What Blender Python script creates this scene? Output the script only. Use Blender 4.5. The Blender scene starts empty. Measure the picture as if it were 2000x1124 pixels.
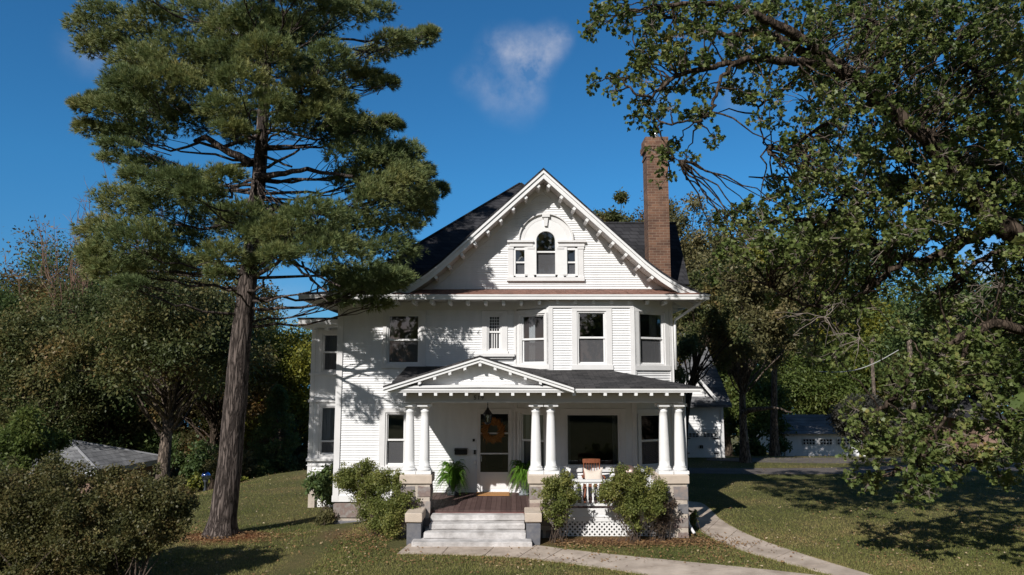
import bpy, math, random
import numpy as np
from mathutils import Vector

S = bpy.context.scene
COL = S.collection
# ---------------------------------------------------------------- camera, sky, sun, exposure
FPX = 1400.0
PITCH = math.atan(173 / FPX)
HC = 3.72
cam = bpy.data.cameras.new('camera')
cam.sensor_width = 36.0
cam.lens = 36.0 * FPX / 2000.0
cam.clip_start = 0.1
cam.clip_end = 8000
camo = bpy.data.objects.new('camera', cam)
COL.objects.link(camo)
camo.location = (0, 0, HC)
camo.rotation_euler = (math.pi / 2 + PITCH, 0, 0)
S.camera = camo
S.render.resolution_x = 1024
S.render.resolution_y = 575

SUN_TO = Vector((0.55, 1.0, -0.82)).normalized()      # direction the light travels
SUN_EL = math.asin(-SUN_TO.z)
SUN_ROT = math.atan2(-SUN_TO.x, -SUN_TO.y) % (2 * math.pi)
world = bpy.data.worlds.new('World')
S.world = world
world.use_nodes = True
sun = bpy.data.lights.new('sun', 'SUN')
sun.energy = 4.5
sun.angle = math.radians(0.53)
sun.color = (1.0, 0.965, 0.915)
suno = bpy.data.objects.new('sun', sun)
COL.objects.link(suno)
suno.rotation_euler = SUN_TO.to_track_quat('-Z', 'Y').to_euler()
suno.location = (-15, -25, 30)
S.view_settings.view_transform = 'Standard'
S.view_settings.look = 'None'
S.view_settings.exposure = 0.25
S.view_settings.gamma = 1
S.cycles.max_bounces = 6
S.cycles.transparent_max_bounces = 10


def ray(px, py):
    u, v = (px - 1000) / FPX, (562 - py) / FPX
    c, s = math.cos(PITCH), math.sin(PITCH)
    return Vector((u, c - v * s, s + v * c))


def P(px, py, Y):
    d = ray(px, py)
    t = Y / d.y
    return Vector((d.x * t, Y, HC + d.z * t))


def G(px, py, z=0.0):
    d = ray(px, py)
    t = (z - HC) / d.z
    return (d.x * t, d.y * t)


def build_world():
    nt = world.node_tree
    N, L = nt.nodes, nt.links
    bg = N['Background']
    sky = N.new('ShaderNodeTexSky')
    sky.sky_type = 'NISHITA'
    sky.sun_disc = False
    sky.sun_elevation = SUN_EL
    sky.sun_rotation = SUN_ROT
    sky.air_density = 1.0
    sky.dust_density = 0.0
    sky.ozone_density = 2.0
    hsv = N.new('ShaderNodeHueSaturation')
    hsv.inputs['Saturation'].default_value = 1.0
    hsv.inputs['Value'].default_value = 0.9
    tint = N.new('ShaderNodeMixRGB'); tint.blend_type = 'MULTIPLY'; tint.inputs[0].default_value = 1
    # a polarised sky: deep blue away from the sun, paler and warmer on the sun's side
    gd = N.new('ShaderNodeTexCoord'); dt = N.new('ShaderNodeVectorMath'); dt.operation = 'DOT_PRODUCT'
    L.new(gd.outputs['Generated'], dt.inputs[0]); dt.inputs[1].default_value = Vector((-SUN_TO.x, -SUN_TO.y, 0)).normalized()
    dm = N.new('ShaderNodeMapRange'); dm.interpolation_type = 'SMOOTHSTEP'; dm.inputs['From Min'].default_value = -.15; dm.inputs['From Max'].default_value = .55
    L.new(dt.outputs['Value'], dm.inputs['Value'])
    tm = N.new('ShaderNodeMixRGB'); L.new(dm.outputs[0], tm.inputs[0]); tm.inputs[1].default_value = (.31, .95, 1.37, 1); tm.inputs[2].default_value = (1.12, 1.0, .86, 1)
    sz = N.new('ShaderNodeSeparateXYZ'); L.new(gd.outputs['Generated'], sz.inputs[0])
    hm = N.new('ShaderNodeMapRange'); hm.inputs['From Min'].default_value = .0; hm.inputs['From Max'].default_value = .26; L.new(sz.outputs['Z'], hm.inputs['Value'])
    hz = N.new('ShaderNodeMixRGB'); L.new(hm.outputs[0], hz.inputs[0]); hz.inputs[1].default_value = (1.0, .66, .76, 1); hz.inputs[2].default_value = (1, 1, 1, 1)
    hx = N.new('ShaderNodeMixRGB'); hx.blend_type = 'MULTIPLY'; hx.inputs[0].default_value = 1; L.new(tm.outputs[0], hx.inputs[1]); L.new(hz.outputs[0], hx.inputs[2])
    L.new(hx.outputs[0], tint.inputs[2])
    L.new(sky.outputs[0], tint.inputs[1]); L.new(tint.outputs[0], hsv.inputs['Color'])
    tc = N.new('ShaderNodeTexCoord')
    nz = N.new('ShaderNodeTexNoise')
    nz.inputs['Scale'].default_value = 20
    nz.inputs['Detail'].default_value = 9
    nz.inputs['Roughness'].default_value = 0.6
    L.new(tc.outputs['Generated'], nz.inputs['Vector'])
    nw = N.new('ShaderNodeTexNoise')
    nw.inputs['Scale'].default_value = 12
    nw.inputs['Detail'].default_value = 3
    L.new(tc.outputs['Generated'], nw.inputs['Vector'])
    sub = N.new('ShaderNodeVectorMath'); sub.operation = 'SUBTRACT'
    L.new(nw.outputs['Color'], sub.inputs[0]); sub.inputs[1].default_value = (.5, .5, .5)
    scl = N.new('ShaderNodeVectorMath'); scl.operation = 'SCALE'
    scl.inputs['Scale'].default_value = 0.035
    L.new(sub.outputs[0], scl.inputs[0])
    add = N.new('ShaderNodeVectorMath'); add.operation = 'ADD'
    L.new(tc.outputs['Generated'], add.inputs[0]); L.new(scl.outputs[0], add.inputs[1])
    total = None
    # soft cumulus wisps: direction, angular radius, strength
    for (px, py, r, a) in ((972, 92, 40, 0.180), (1005, 98, 44, 0.246), (1042, 105, 44, 0.279), (1082, 78, 36, 0.344), (1100, 66, 22, 0.197), (1018, 135, 44, 0.213), (1048, 140, 32, 0.197), (1062, 118, 30, 0.131), (935, 160, 46, 0.123), (985, 185, 50, 0.123), (1025, 205, 46, 0.107), (905, 165, 30, 0.082), (1045, 172, 34, 0.131), (960, 200, 36, 0.066),
                           (165, 95, 45, 0.115), (190, 100, 30, 0.066), (555, 592, 55, 0.131), (520, 588, 35, 0.082), (450, 55, 40, 0.410), (1955, 520, 60, 0.410), (1930, 560, 40, 0.328), (1440, 190, 40, 0.098), (1290, 195, 26, 0.074)):
        d = ray(px, py).normalized()
        dist = N.new('ShaderNodeVectorMath'); dist.operation = 'DISTANCE'
        L.new(add.outputs[0], dist.inputs[0]); dist.inputs[1].default_value = d
        mr = N.new('ShaderNodeMapRange'); mr.interpolation_type = 'SMOOTHSTEP'
        mr.inputs['From Min'].default_value = r / 1400 * 1.35
        mr.inputs['From Max'].default_value = 0.0
        mr.inputs['To Min'].default_value = 0
        mr.inputs['To Max'].default_value = a
        L.new(dist.outputs['Value'], mr.inputs['Value'])
        if total is None:
            total = mr.outputs[0]
        else:
            m = N.new('ShaderNodeMath'); m.operation = 'ADD'
            L.new(total, m.inputs[0]); L.new(mr.outputs[0], m.inputs[1])
            total = m.outputs[0]
    nr = N.new('ShaderNodeMapRange')
    nr.inputs['From Min'].default_value = .36
    nr.inputs['From Max'].default_value = .64
    nr.inputs['To Min'].default_value = .16
    nr.inputs['To Max'].default_value = 1.35
    L.new(nz.outputs['Fac'], nr.inputs['Value'])
    mul = N.new('ShaderNodeMath'); mul.operation = 'MULTIPLY'; mul.use_clamp = True
    L.new(total, mul.inputs[0]); L.new(nr.outputs[0], mul.inputs[1])
    mix = N.new('ShaderNodeMixRGB')
    L.new(mul.outputs[0], mix.inputs[0]); L.new(hsv.outputs[0], mix.inputs[1])
    mix.inputs[2].default_value = (5.6, 5.9, 6.9, 1)
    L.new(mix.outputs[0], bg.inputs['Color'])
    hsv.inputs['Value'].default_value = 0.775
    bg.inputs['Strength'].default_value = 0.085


build_world()

# ---------------------------------------------------------------- materials
def newmat(name):
    m = bpy.data.materials.new(name)
    m.use_nodes = True
    nt = m.node_tree
    return m, nt, nt.nodes, nt.links, nt.nodes['Principled BSDF']


def M(name, col, rough=.6, var=.12, scale=6, bump=0.0, bscale=None, spec=.3, metal=0.0, stretch=(1, 1, 1), col2=None, detail=5):
    m, nt, N, L, b = newmat(name)
    tc = N.new('ShaderNodeTexCoord'); mp = N.new('ShaderNodeMapping')
    mp.inputs['Scale'].default_value = stretch
    L.new(tc.outputs['Object'], mp.inputs[0])
    nz = N.new('ShaderNodeTexNoise'); nz.inputs['Scale'].default_value = scale; nz.inputs['Detail'].default_value = detail
    nz.inputs['Roughness'].default_value = .62
    L.new(mp.outputs[0], nz.inputs['Vector'])
    rp = N.new('ShaderNodeValToRGB')
    rp.color_ramp.elements[0].position = .3; rp.color_ramp.elements[1].position = .7
    a = [max(0, c * (1 - var)) for c in col]; z = [min(1, c * (1 + var)) for c in (col2 or col)]
    rp.color_ramp.elements[0].color = (*a, 1); rp.color_ramp.elements[1].color = (*z, 1)
    L.new(nz.outputs['Fac'], rp.inputs[0]); L.new(rp.outputs[0], b.inputs['Base Color'])
    b.inputs['Roughness'].default_value = rough
    b.inputs['Specular IOR Level'].default_value = spec
    b.inputs['Metallic'].default_value = metal
    if bump:
        n2 = N.new('ShaderNodeTexNoise'); n2.inputs['Scale'].default_value = bscale or scale * 4; n2.inputs['Detail'].default_value = 6
        L.new(mp.outputs[0], n2.inputs['Vector'])
        bp = N.new('ShaderNodeBump'); bp.inputs['Strength'].default_value = bump; bp.inputs['Distance'].default_value = .03
        L.new(n2.outputs['Fac'], bp.inputs['Height']); L.new(bp.outputs[0], b.inputs['Normal'])
    return m


def leafmat(name, stops, trans=.4, rough=.5, spec=.3, patch=.35, pscale=.6):
    """colour by a random value per leaf plus slow patches through the crown"""
    m, nt, N, L, b = newmat(name)
    at = N.new('ShaderNodeAttribute'); at.attribute_name = 'rnd'
    tc = N.new('ShaderNodeTexCoord'); nz = N.new('ShaderNodeTexNoise')
    nz.inputs['Scale'].default_value = pscale; nz.inputs['Detail'].default_value = 2
    L.new(tc.outputs['Object'], nz.inputs['Vector'])
    mr = N.new('ShaderNodeMapRange'); mr.inputs['From Min'].default_value = .3; mr.inputs['From Max'].default_value = .7
    L.new(nz.outputs['Fac'], mr.inputs['Value'])
    mx = N.new('ShaderNodeMix'); mx.inputs['Factor'].default_value = patch
    L.new(at.outputs['Fac'], mx.inputs[2]); L.new(mr.outputs[0], mx.inputs[3])
    rp = N.new('ShaderNodeValToRGB'); cr = rp.color_ramp
    cr.elements[0].position = stops[0][0]; cr.elements[0].color = (*stops[0][1], 1)
    cr.elements[1].position = stops[-1][0]; cr.elements[1].color = (*stops[-1][1], 1)
    for p_, c in stops[1:-1]:
        e = cr.elements.new(p_); e.color = (*c, 1)
    L.new(mx.outputs[0], rp.inputs[0]); L.new(rp.outputs[0], b.inputs['Base Color'])
    b.inputs['Roughness'].default_value = rough; b.inputs['Specular IOR Level'].default_value = spec
    if trans:
        tr = N.new('ShaderNodeBsdfTranslucent'); L.new(rp.outputs[0], tr.inputs['Color'])
        ms = N.new('ShaderNodeMixShader'); ms.inputs[0].default_value = trans
        L.new(b.outputs[0], ms.inputs[1]); L.new(tr.outputs[0], ms.inputs[2])
        L.new(ms.outputs[0], N['Material Output'].inputs['Surface'])
    return m


def barkmat(name, c1, c2, sc=9, bump=.8, zs=.22):
    m, nt, N, L, b = newmat(name)
    tc = N.new('ShaderNodeTexCoord'); mp = N.new('ShaderNodeMapping')
    mp.inputs['Scale'].default_value = (1, 1, zs)
    L.new(tc.outputs['Object'], mp.inputs[0])
    nz = N.new('ShaderNodeTexNoise'); nz.inputs['Scale'].default_value = sc * .8; nz.inputs['Detail'].default_value = 6
    L.new(mp.outputs[0], nz.inputs['Vector'])
    mxv = N.new('ShaderNodeMix'); mxv.data_type = 'VECTOR'; mxv.inputs['Factor'].default_value = .2
    L.new(mp.outputs[0], mxv.inputs[4]); L.new(nz.outputs['Color'], mxv.inputs[5])
    vo = N.new('ShaderNodeTexVoronoi'); vo.feature = 'DISTANCE_TO_EDGE'; vo.inputs['Scale'].default_value = sc
    L.new(mxv.outputs[1], vo.inputs['Vector'])
    mr = N.new('ShaderNodeMapRange'); mr.inputs['From Max'].default_value = .22
    L.new(vo.outputs['Distance'], mr.inputs['Value'])
    mu = N.new('ShaderNodeMath'); mu.operation = 'MULTIPLY'; L.new(mr.outputs[0], mu.inputs[0]); L.new(nz.outputs['Fac'], mu.inputs[1])
    rp = N.new('ShaderNodeValToRGB'); rp.color_ramp.elements[0].position = .05; rp.color_ramp.elements[1].position = .62
    rp.color_ramp.elements[0].color = (*c1, 1); rp.color_ramp.elements[1].color = (*c2, 1)
    L.new(mu.outputs[0], rp.inputs[0]); L.new(rp.outputs[0], b.inputs['Base Color'])
    bp = N.new('ShaderNodeBump'); bp.inputs['Strength'].default_value = bump; bp.inputs['Distance'].default_value = .05
    L.new(mu.outputs[0], bp.inputs['Height']); L.new(bp.outputs[0], b.inputs['Normal'])
    b.inputs['Roughness'].default_value = .9; b.inputs['Specular IOR Level'].default_value = .1
    return m


def shinglemat(name, c1, c2, bw=.32, rh=.14, axis='xz', rough=.9):
    m, nt, N, L, b = newmat(name)
    tc = N.new('ShaderNodeTexCoord'); sp = N.new('ShaderNodeSeparateXYZ'); cb = N.new('ShaderNodeCombineXYZ')
    L.new(tc.outputs['Object'], sp.inputs[0])
    ad = N.new('ShaderNodeMath'); ad.operation = 'ADD'; L.new(sp.outputs['X'], ad.inputs[0]); L.new(sp.outputs['Y'], ad.inputs[1])
    if axis == 'xz':
        L.new(ad.outputs[0], cb.inputs[0]); L.new(sp.outputs['Z'], cb.inputs[1])
    else:
        L.new(sp.outputs['X'], cb.inputs[0]); L.new(sp.outputs['Y'], cb.inputs[1])
    br = N.new('ShaderNodeTexBrick'); br.inputs['Scale'].default_value = 1
    br.inputs['Brick Width'].default_value = bw; br.inputs['Row Height'].default_value = rh
    br.inputs['Mortar Size'].default_value = .008; br.inputs['Bias'].default_value = 0
    br.inputs['Color1'].default_value = (*c1, 1); br.inputs['Color2'].default_value = (*c2, 1)
    br.inputs['Mortar'].default_value = (*[c * .55 for c in c1], 1)
    L.new(cb.outputs[0], br.inputs['Vector'])
    nz = N.new('ShaderNodeTexNoise'); nz.inputs['Scale'].default_value = 1.3; nz.inputs['Detail'].default_value = 6
    L.new(tc.outputs['Object'], nz.inputs['Vector'])
    mr = N.new('ShaderNodeMapRange'); mr.inputs['From Min'].default_value = .25; mr.inputs['From Max'].default_value = .75
    mr.inputs['To Min'].default_value = .65; mr.inputs['To Max'].default_value = 1.35; L.new(nz.outputs['Fac'], mr.inputs['Value'])
    mu = N.new('ShaderNodeMixRGB'); mu.blend_type = 'MULTIPLY'; mu.inputs[0].default_value = 1
    L.new(br.outputs['Color'], mu.inputs[1]); L.new(mr.outputs[0], mu.inputs[2]); L.new(mu.outputs[0], b.inputs['Base Color'])
    bp = N.new('ShaderNodeBump'); bp.inputs['Strength'].default_value = .5; bp.inputs['Distance'].default_value = .02
    L.new(br.outputs['Fac'], bp.inputs['Height']); bp.invert = True; L.new(bp.outputs[0], b.inputs['Normal'])
    b.inputs['Roughness'].default_value = rough; b.inputs['Specular IOR Level'].default_value = .2
    return m


def brickmat(name):
    m, nt, N, L, b = newmat(name)
    tc = N.new('ShaderNodeTexCoord'); sp = N.new('ShaderNodeSeparateXYZ'); cb = N.new('ShaderNodeCombineXYZ')
    L.new(tc.outputs['Object'], sp.inputs[0])
    ad = N.new('ShaderNodeMath'); ad.operation = 'ADD'; L.new(sp.outputs['X'], ad.inputs[0]); L.new(sp.outputs['Y'], ad.inputs[1])
    L.new(ad.outputs[0], cb.inputs[0]); L.new(sp.outputs['Z'], cb.inputs[1])
    br = N.new('ShaderNodeTexBrick'); br.inputs['Scale'].default_value = 1
    br.inputs['Brick Width'].default_value = .215; br.inputs['Row Height'].default_value = .078
    br.inputs['Mortar Size'].default_value = .006; br.inputs['Mortar Smooth'].default_value = .3
    br.inputs['Color1'].default_value = (.10, .050, .033, 1); br.inputs['Color2'].default_value = (.19, .098, .06, 1)
    br.inputs['Mortar'].default_value = (.26, .19, .14, 1)
    L.new(cb.outputs[0], br.inputs['Vector'])
    nz = N.new('ShaderNodeTexNoise'); nz.inputs['Scale'].default_value = 2.2; nz.inputs['Detail'].default_value = 7
    L.new(tc.outputs['Object'], nz.inputs['Vector'])
    mr = N.new('ShaderNodeMapRange'); mr.inputs['From Min'].default_value = .25; mr.inputs['From Max'].default_value = .75
    mr.inputs['To Min'].default_value = .6; mr.inputs['To Max'].default_value = 1.3; L.new(nz.outputs['Fac'], mr.inputs['Value'])
    mu = N.new('ShaderNodeMixRGB'); mu.blend_type = 'MULTIPLY'; mu.inputs[0].default_value = 1
    L.new(br.outputs['Color'], mu.inputs[1]); L.new(mr.outputs[0], mu.inputs[2]); L.new(mu.outputs[0], b.inputs['Base Color'])
    bp = N.new('ShaderNodeBump'); bp.inputs['Strength'].default_value = .6; bp.inputs['Distance'].default_value = .01
    L.new(br.outputs['Fac'], bp.inputs['Height']); bp.invert = True; L.new(bp.outputs[0], b.inputs['Normal'])
    b.inputs['Roughness'].default_value = .9
    return m


def glassmat(name, tint=(.55, .6, .62), refl=.10, screen=0.0):
    m, nt, N, L, b = newmat(name)
    N.remove(b)
    tr = N.new('ShaderNodeBsdfTransparent'); tr.inputs[0].default_value = (*tint, 1)
    gl = N.new('ShaderNodeBsdfGlossy'); gl.inputs['Roughness'].default_value = .02; gl.inputs['Color'].default_value = (.9, .95, 1, 1)
    fr = N.new('ShaderNodeFresnel'); fr.inputs['IOR'].default_value = 1.5
    ad = N.new('ShaderNodeMath'); ad.operation = 'ADD'; ad.use_clamp = True; ad.inputs[1].default_value = refl - .04
    L.new(fr.outputs[0], ad.inputs[0])
    mx = N.new('ShaderNodeMixShader'); L.new(ad.outputs[0], mx.inputs[0]); L.new(tr.outputs[0], mx.inputs[1]); L.new(gl.outputs[0], mx.inputs[2])
    out = mx
    if screen:
        df = N.new('ShaderNodeBsdfDiffuse'); df.inputs[0].default_value = (.17, .17, .18, 1)
        m2 = N.new('ShaderNodeMixShader'); m2.inputs[0].default_value = screen
        L.new(mx.outputs[0], m2.inputs[1]); L.new(df.outputs[0], m2.inputs[2]); out = m2
    L.new(out.outputs[0], N['Material Output'].inputs['Surface'])
    return m


WHITE = M('white_paint', (.74, .735, .73), .45, .05, 3, .05, 40)
SIDING = M('white_clapboard_paint', (.755, .752, .752), .55, .065, 1.6, .12, 30, stretch=(3, 3, .7), detail=8)
TRIM = M('trim_paint', (.68, .67, .665), .5, .05, 3)
SHADED_SOFFIT = M('shaded_soffit_paint', (.47, .44, .41), .6, .06, 2)  # white boards toned tan grey: the shade under the eaves is in the colour
SHINGLE = shinglemat('dark_shingle', (.022, .022, .025), (.043, .042, .046), .27, .135)
PSHINGLE = shinglemat('porch_shingle', (.028, .027, .028), (.066, .062, .062), .27, .15, axis='xy')
GREYSHINGLE = shinglemat('grey_shingle', (.10, .10, .105), (.17, .17, .175), .4, .16)
PALESHINGLE = shinglemat('pale_grey_shingle', (.13, .13, .135), (.19, .19, .195), .4, .16)
BRICK = brickmat('brown_brick')
STONE = leafmat('field_stone', [(0, (.10, .105, .125)), (.25, (.17, .165, .17)), (.5, (.30, .235, .20)), (.7, (.20, .15, .135)), (.85, (.26, .24, .225)), (1, (.36, .29, .25))], trans=0, rough=.9, spec=.2, patch=.22, pscale=9)
MORTAR = M('mortar', (.46, .40, .34), .95, .14, 9, .5, 60)
CAPSTONE = M('cast_stone', (.50, .42, .345), .9, .10, 5, .25, 60)
CONCRETE = M('step_concrete', (.40, .375, .36), .9, .26, 3.0, .4, 40, col2=(.52, .50, .49), detail=9)
WALK = M('walk_concrete', (.375, .30, .24), .95, .22, 1.8, .35, 60, detail=10, col2=(.455, .38, .315))
DECK = leafmat('deck_board', [(0, (.060, .036, .033)), (.5, (.085, .051, .046)), (1, (.125, .08, .072))], trans=0, rough=.75, spec=.25, patch=.3, pscale=4)
RUSTBOARD = M('red_brown_board', (.19, .085, .075), .7, .2, 6)
RUST = M('rusty_metal', (.19, .10, .075), .75, .35, 5, .2, 30, detail=8)
GLASS = glassmat('window_glass', (.66, .70, .72), .14)
SCREEN = glassmat('screened_glass', (.40, .42, .42), .08, .45)
DARKGLASS = glassmat('dark_window_glass', (.35, .37, .37), .05)
CURTAIN = M('curtain_cloth', (.62, .62, .63), .9, .06, 5)
INTERIOR = M('interior_plaster', (.30, .29, .28), .9, .1, 2)
BLACK = M('black_metal', (.012, .012, .013), .45, .2, 5)
DOORWOOD = M('door_wood', (.085, .028, .012), .5, .35, 5, stretch=(1, 1, .12))
METAL = M('galvanised_metal', (.55, .56, .58), .35, .1, 5, metal=.8)
COIR = M('coir_mat', (.45, .23, .09), .95, .2, 60, .6, 200)
WHEAT = leafmat('dried_wheat', [(0, (0.186, 0.069, 0.020)), (.5, (0.307, 0.130, 0.036)), (1, (0.419, 0.217, 0.073))], trans=.15, rough=.8)
FERN = leafmat('fern_frond', [(0, (0.056, 0.136, 0.019)), (.5, (0.136, 0.272, 0.035)), (1, (0.256, 0.400, 0.064))], trans=.35, patch=.3, pscale=3)
URN = M('dark_urn', (.03, .035, .04), .6, .3, 9, .2)
URNLIGHT = M('grey_urn', (.25, .27, .29), .6, .15, 9, .2)
CHAIRWOOD = M('red_brown_wood', (.20, .068, .034), .4, .25, 8, stretch=(4, 4, 1))
CUSHION = M('cream_pillow', (.62, .54, .47), .95, .06, 30, .1)
STEELGREY = M('brown_metal_chair', (.12, .085, .075), .35, .15, 8, metal=.5)
ASPHALT = M('asphalt', (.115, .098, .088), .95, .25, 1.2, .4, 120, detail=9)
BARKP = barkmat('pine_bark', (.034, .027, .024), (.165, .132, .116), 13, 1.0, .13)
BARKO = barkmat('oak_bark', (.022, .016, .012), (.105, .078, .058), 11, .9)
BARKB = barkmat('grey_bark', (.05, .04, .033), (.25, .195, .155), 13, .8)
TWIG = M('pale_twig', (.20, .165, .14), .9, .2, 8)
NEEDLE = leafmat('pine_needle', [(0, (0.074, 0.110, 0.046)), (.45, (0.152, 0.195, 0.075)), (.8, (0.258, 0.265, 0.095)), (1, (0.331, 0.285, 0.105))], trans=.2, rough=.5, spec=.25, patch=.5, pscale=.5)
OAKLEAF = leafmat('oak_leaf', [(0, (0.042, 0.069, 0.019)), (.35, (0.098, 0.138, 0.037)), (.7, (0.198, 0.228, 0.072)), (.88, (0.330, 0.291, 0.098)), (1, (0.351, 0.228, 0.098))], trans=.38, rough=.45, spec=.3, patch=.45, pscale=.9)
GRASSM = leafmat('grass_blade', [(0, (0.087, 0.113, 0.028)), (.45, (0.181, 0.187, 0.055)), (.75, (0.276, 0.232, 0.091)), (1, (0.364, 0.243, 0.116))], trans=.25, rough=.6, spec=.2, patch=.62, pscale=.42)
LEAFLIT = leafmat('fallen_leaf', [(0, (.17, .085, .035)), (.5, (.28, .18, .085)), (1, (.50, .40, .26))], trans=.1, rough=.8, patch=0)

# ---------------------------------------------------------------- mesh helpers
def world_off(o):
    v = Vector((0, 0, 0))
    while o is not None:
        v += o.location
        o = o.parent
    return v


def thing(name, label, cat, loc=(0, 0, 0), group=None):
    o = bpy.data.objects.new(name, None)
    COL.objects.link(o)
    o.location = loc
    o['label'] = label; o['category'] = cat
    if group: o['group'] = group
    return o


def tag(o, label, cat, group=None):
    o['label'] = label; o['category'] = cat
    if group: o['group'] = group
    return o


class MB:
    def __init__(s): s.v = []; s.f = []; s.r = []; s.mi = []; s.m = 0
    def add(s, vs, fs, r=.5):
        k = len(s.v); s.v += [tuple(v) for v in vs]
        for f in fs:
            s.f.append([i + k for i in f]); s.r.append(r); s.mi.append(s.m)
        return s
    def quad(s, a, b, c, d, r=.5): return s.add([a, b, c, d], [(0, 1, 2, 3)], r)
    def box(s, x0, x1, y0, y1, z0, z1, r=.5, jit=0, rng=None):
        vs = [(x, y, z) for z in (z0, z1) for y in (y0, y1) for x in (x0, x1)]
        if jit: vs = [tuple(c + rng.uniform(-jit, jit) for c in v) for v in vs]
        return s.add(vs, [(0, 2, 3, 1), (4, 5, 7, 6), (0, 1, 5, 4), (2, 6, 7, 3), (0, 4, 6, 2), (1, 3, 7, 5)], r)
    def bevbox(s, x0, x1, y0, y1, z0, z1, b, r=.5, rng=None, jit=0):
        """box with chamfered front/side faces (a rough stone)"""
        vs, fs = [], []
        def ring(ix, iy, z): return [(x0 + ix, y0 + iy, z), (x1 - ix, y0 + iy, z), (x1 - ix, y1 - iy, z), (x0 + ix, y1 - iy, z)]
        rings = [ring(b, b, z0), ring(0, 0, z0 + b), ring(0, 0, z1 - b), ring(b, b, z1)]
        for g in rings: vs += g
        if rng: vs = [tuple(c + rng.uniform(-jit, jit) for c in v) for v in vs]
        for k in range(3):
            for i in range(4):
                j = (i + 1) % 4
                fs.append((k * 4 + i, k * 4 + j, k * 4 + 4 + j, k * 4 + 4 + i))
        fs += [(3, 2, 1, 0), (12, 13, 14, 15)]
        return s.add(vs, fs, r)
    def tube(s, pts, rad, n=8, cap=True, r=.5, flare=None):
        pts = [Vector(p) for p in pts]
        vs, fs = [], []
        ref = None
        for i, p in enumerate(pts):
            t = (pts[min(i + 1, len(pts) - 1)] - pts[max(i - 1, 0)])
            if t.length < 1e-6: t = Vector((0, 0, 1))
            t.normalize()
            if ref is None: ref = Vector((1, 0, 0)) if abs(t.x) < .8 else Vector((0, 1, 0))
            u = (ref - t * ref.dot(t)); u.normalize(); ref = u
            w = t.cross(u)
            q = rad[i] if hasattr(rad, '__len__') else rad
            for k in range(n):
                a = 2 * math.pi * k / n
                qq = q * (flare(i, a) if flare else 1)
                vs.append(p + u * (math.cos(a) * qq) + w * (math.sin(a) * qq))
        for i in range(len(pts) - 1):
            for k in range(n):
                j = (k + 1) % n
                fs.append((i * n + k, i * n + j, i * n + n + j, i * n + n + k))
        if cap:
            fs.append(tuple(range(n - 1, -1, -1))); m = (len(pts) - 1) * n
            fs.append(tuple(range(m, m + n)))
        return s.add(vs, fs, r)
    def lathe(s, prof, c=(0, 0, 0), n=20, r=.5):
        vs, fs = [], []
        for (q, z) in prof:
            for k in range(n):
                a = 2 * math.pi * k / n
                vs.append((c[0] + q * math.cos(a), c[1] + q * math.sin(a), c[2] + z))
        for i in range(len(prof) - 1):
            for k in range(n):
                j = (k + 1) % n
                fs.append((i * n + k, i * n + j, i * n + n + j, i * n + n + k))
        fs.append(tuple(range(n - 1, -1, -1))); m = (len(prof) - 1) * n; fs.append(tuple(range(m, m + n)))
        return s.add(vs, fs, r)
    def ribbon(s, top, bot, y0, y1, r=.5):
        """closed solid between two xz polylines, swept along y"""
        n = len(top)
        vs = []
        for (a, b) in zip(top, bot):
            vs += [(a[0], y0, a[1]), (a[0], y1, a[1]), (b[0], y1, b[1]), (b[0], y0, b[1])]
        fs = []
        for i in range(n - 1):
            k = i * 4; q = k + 4
            for j in range(4):
                jj = (j + 1) % 4
                fs.append((k + j, k + jj, q + jj, q + j))
        fs += [(3, 2, 1, 0), tuple(4 * (n - 1) + j for j in range(4))]
        return s.add(vs, fs, r)
    def build(s, name, mats, parent=None, smooth=False, loc=None):
        if not isinstance(mats, (list, tuple)): mats = [mats]
        if parent is not None: off = world_off(parent); loc = (0, 0, 0)
        else:
            if loc is None:
                a = np.array(s.v); z = a[:, 2].min(); loc = ((a[:, 0].min() + a[:, 0].max()) / 2, (a[:, 1].min() + a[:, 1].max()) / 2, z)
            off = Vector(loc)
        me = bpy.data.meshes.new(name)
        me.from_pydata([(v[0] - off[0], v[1] - off[1], v[2] - off[2]) for v in s.v], [], s.f)
        for m in mats: me.materials.append(m)
        at = me.attributes.new('rnd', 'FLOAT', 'FACE'); at.data.foreach_set('value', np.array(s.r, dtype=np.float32))
        if len(mats) > 1: me.polygons.foreach_set('material_index', s.mi)
        if smooth: me.polygons.foreach_set('use_smooth', [True] * len(me.polygons))
        me.update()
        o = bpy.data.objects.new(name, me); COL.objects.link(o)
        o.location = loc
        if parent is not None: o.parent = parent
        return o


class Fr:
    """a wall plane: u along the wall, z up, d outwards"""
    def __init__(s, O, U):
        s.O = Vector(O); s.U = Vector(U).normalized(); s.N = Vector((s.U.y, -s.U.x, 0))
    def pt(s, u, z, d=0):
        p = s.O + s.U * u + s.N * d
        return (p.x, p.y, z)
    def uz(s, px, py):
        d = ray(px, py); o = Vector((0, 0, HC))
        t = (s.O - o).dot(s.N) / d.dot(s.N)
        h = o + d * t
        return (h - s.O).dot(s.U), h.z
    def box(s, mb, u0, u1, z0, z1, d0, d1, r=.5):
        vs = [s.pt(u, z, d) for z in (z0, z1) for d in (d1, d0) for u in (u0, u1)]
        mb.add(vs, [(0, 2, 3, 1), (4, 5, 7, 6), (0, 1, 5, 4), (2, 6, 7, 3), (0, 4, 6, 2), (1, 3, 7, 5)], r)


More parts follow.
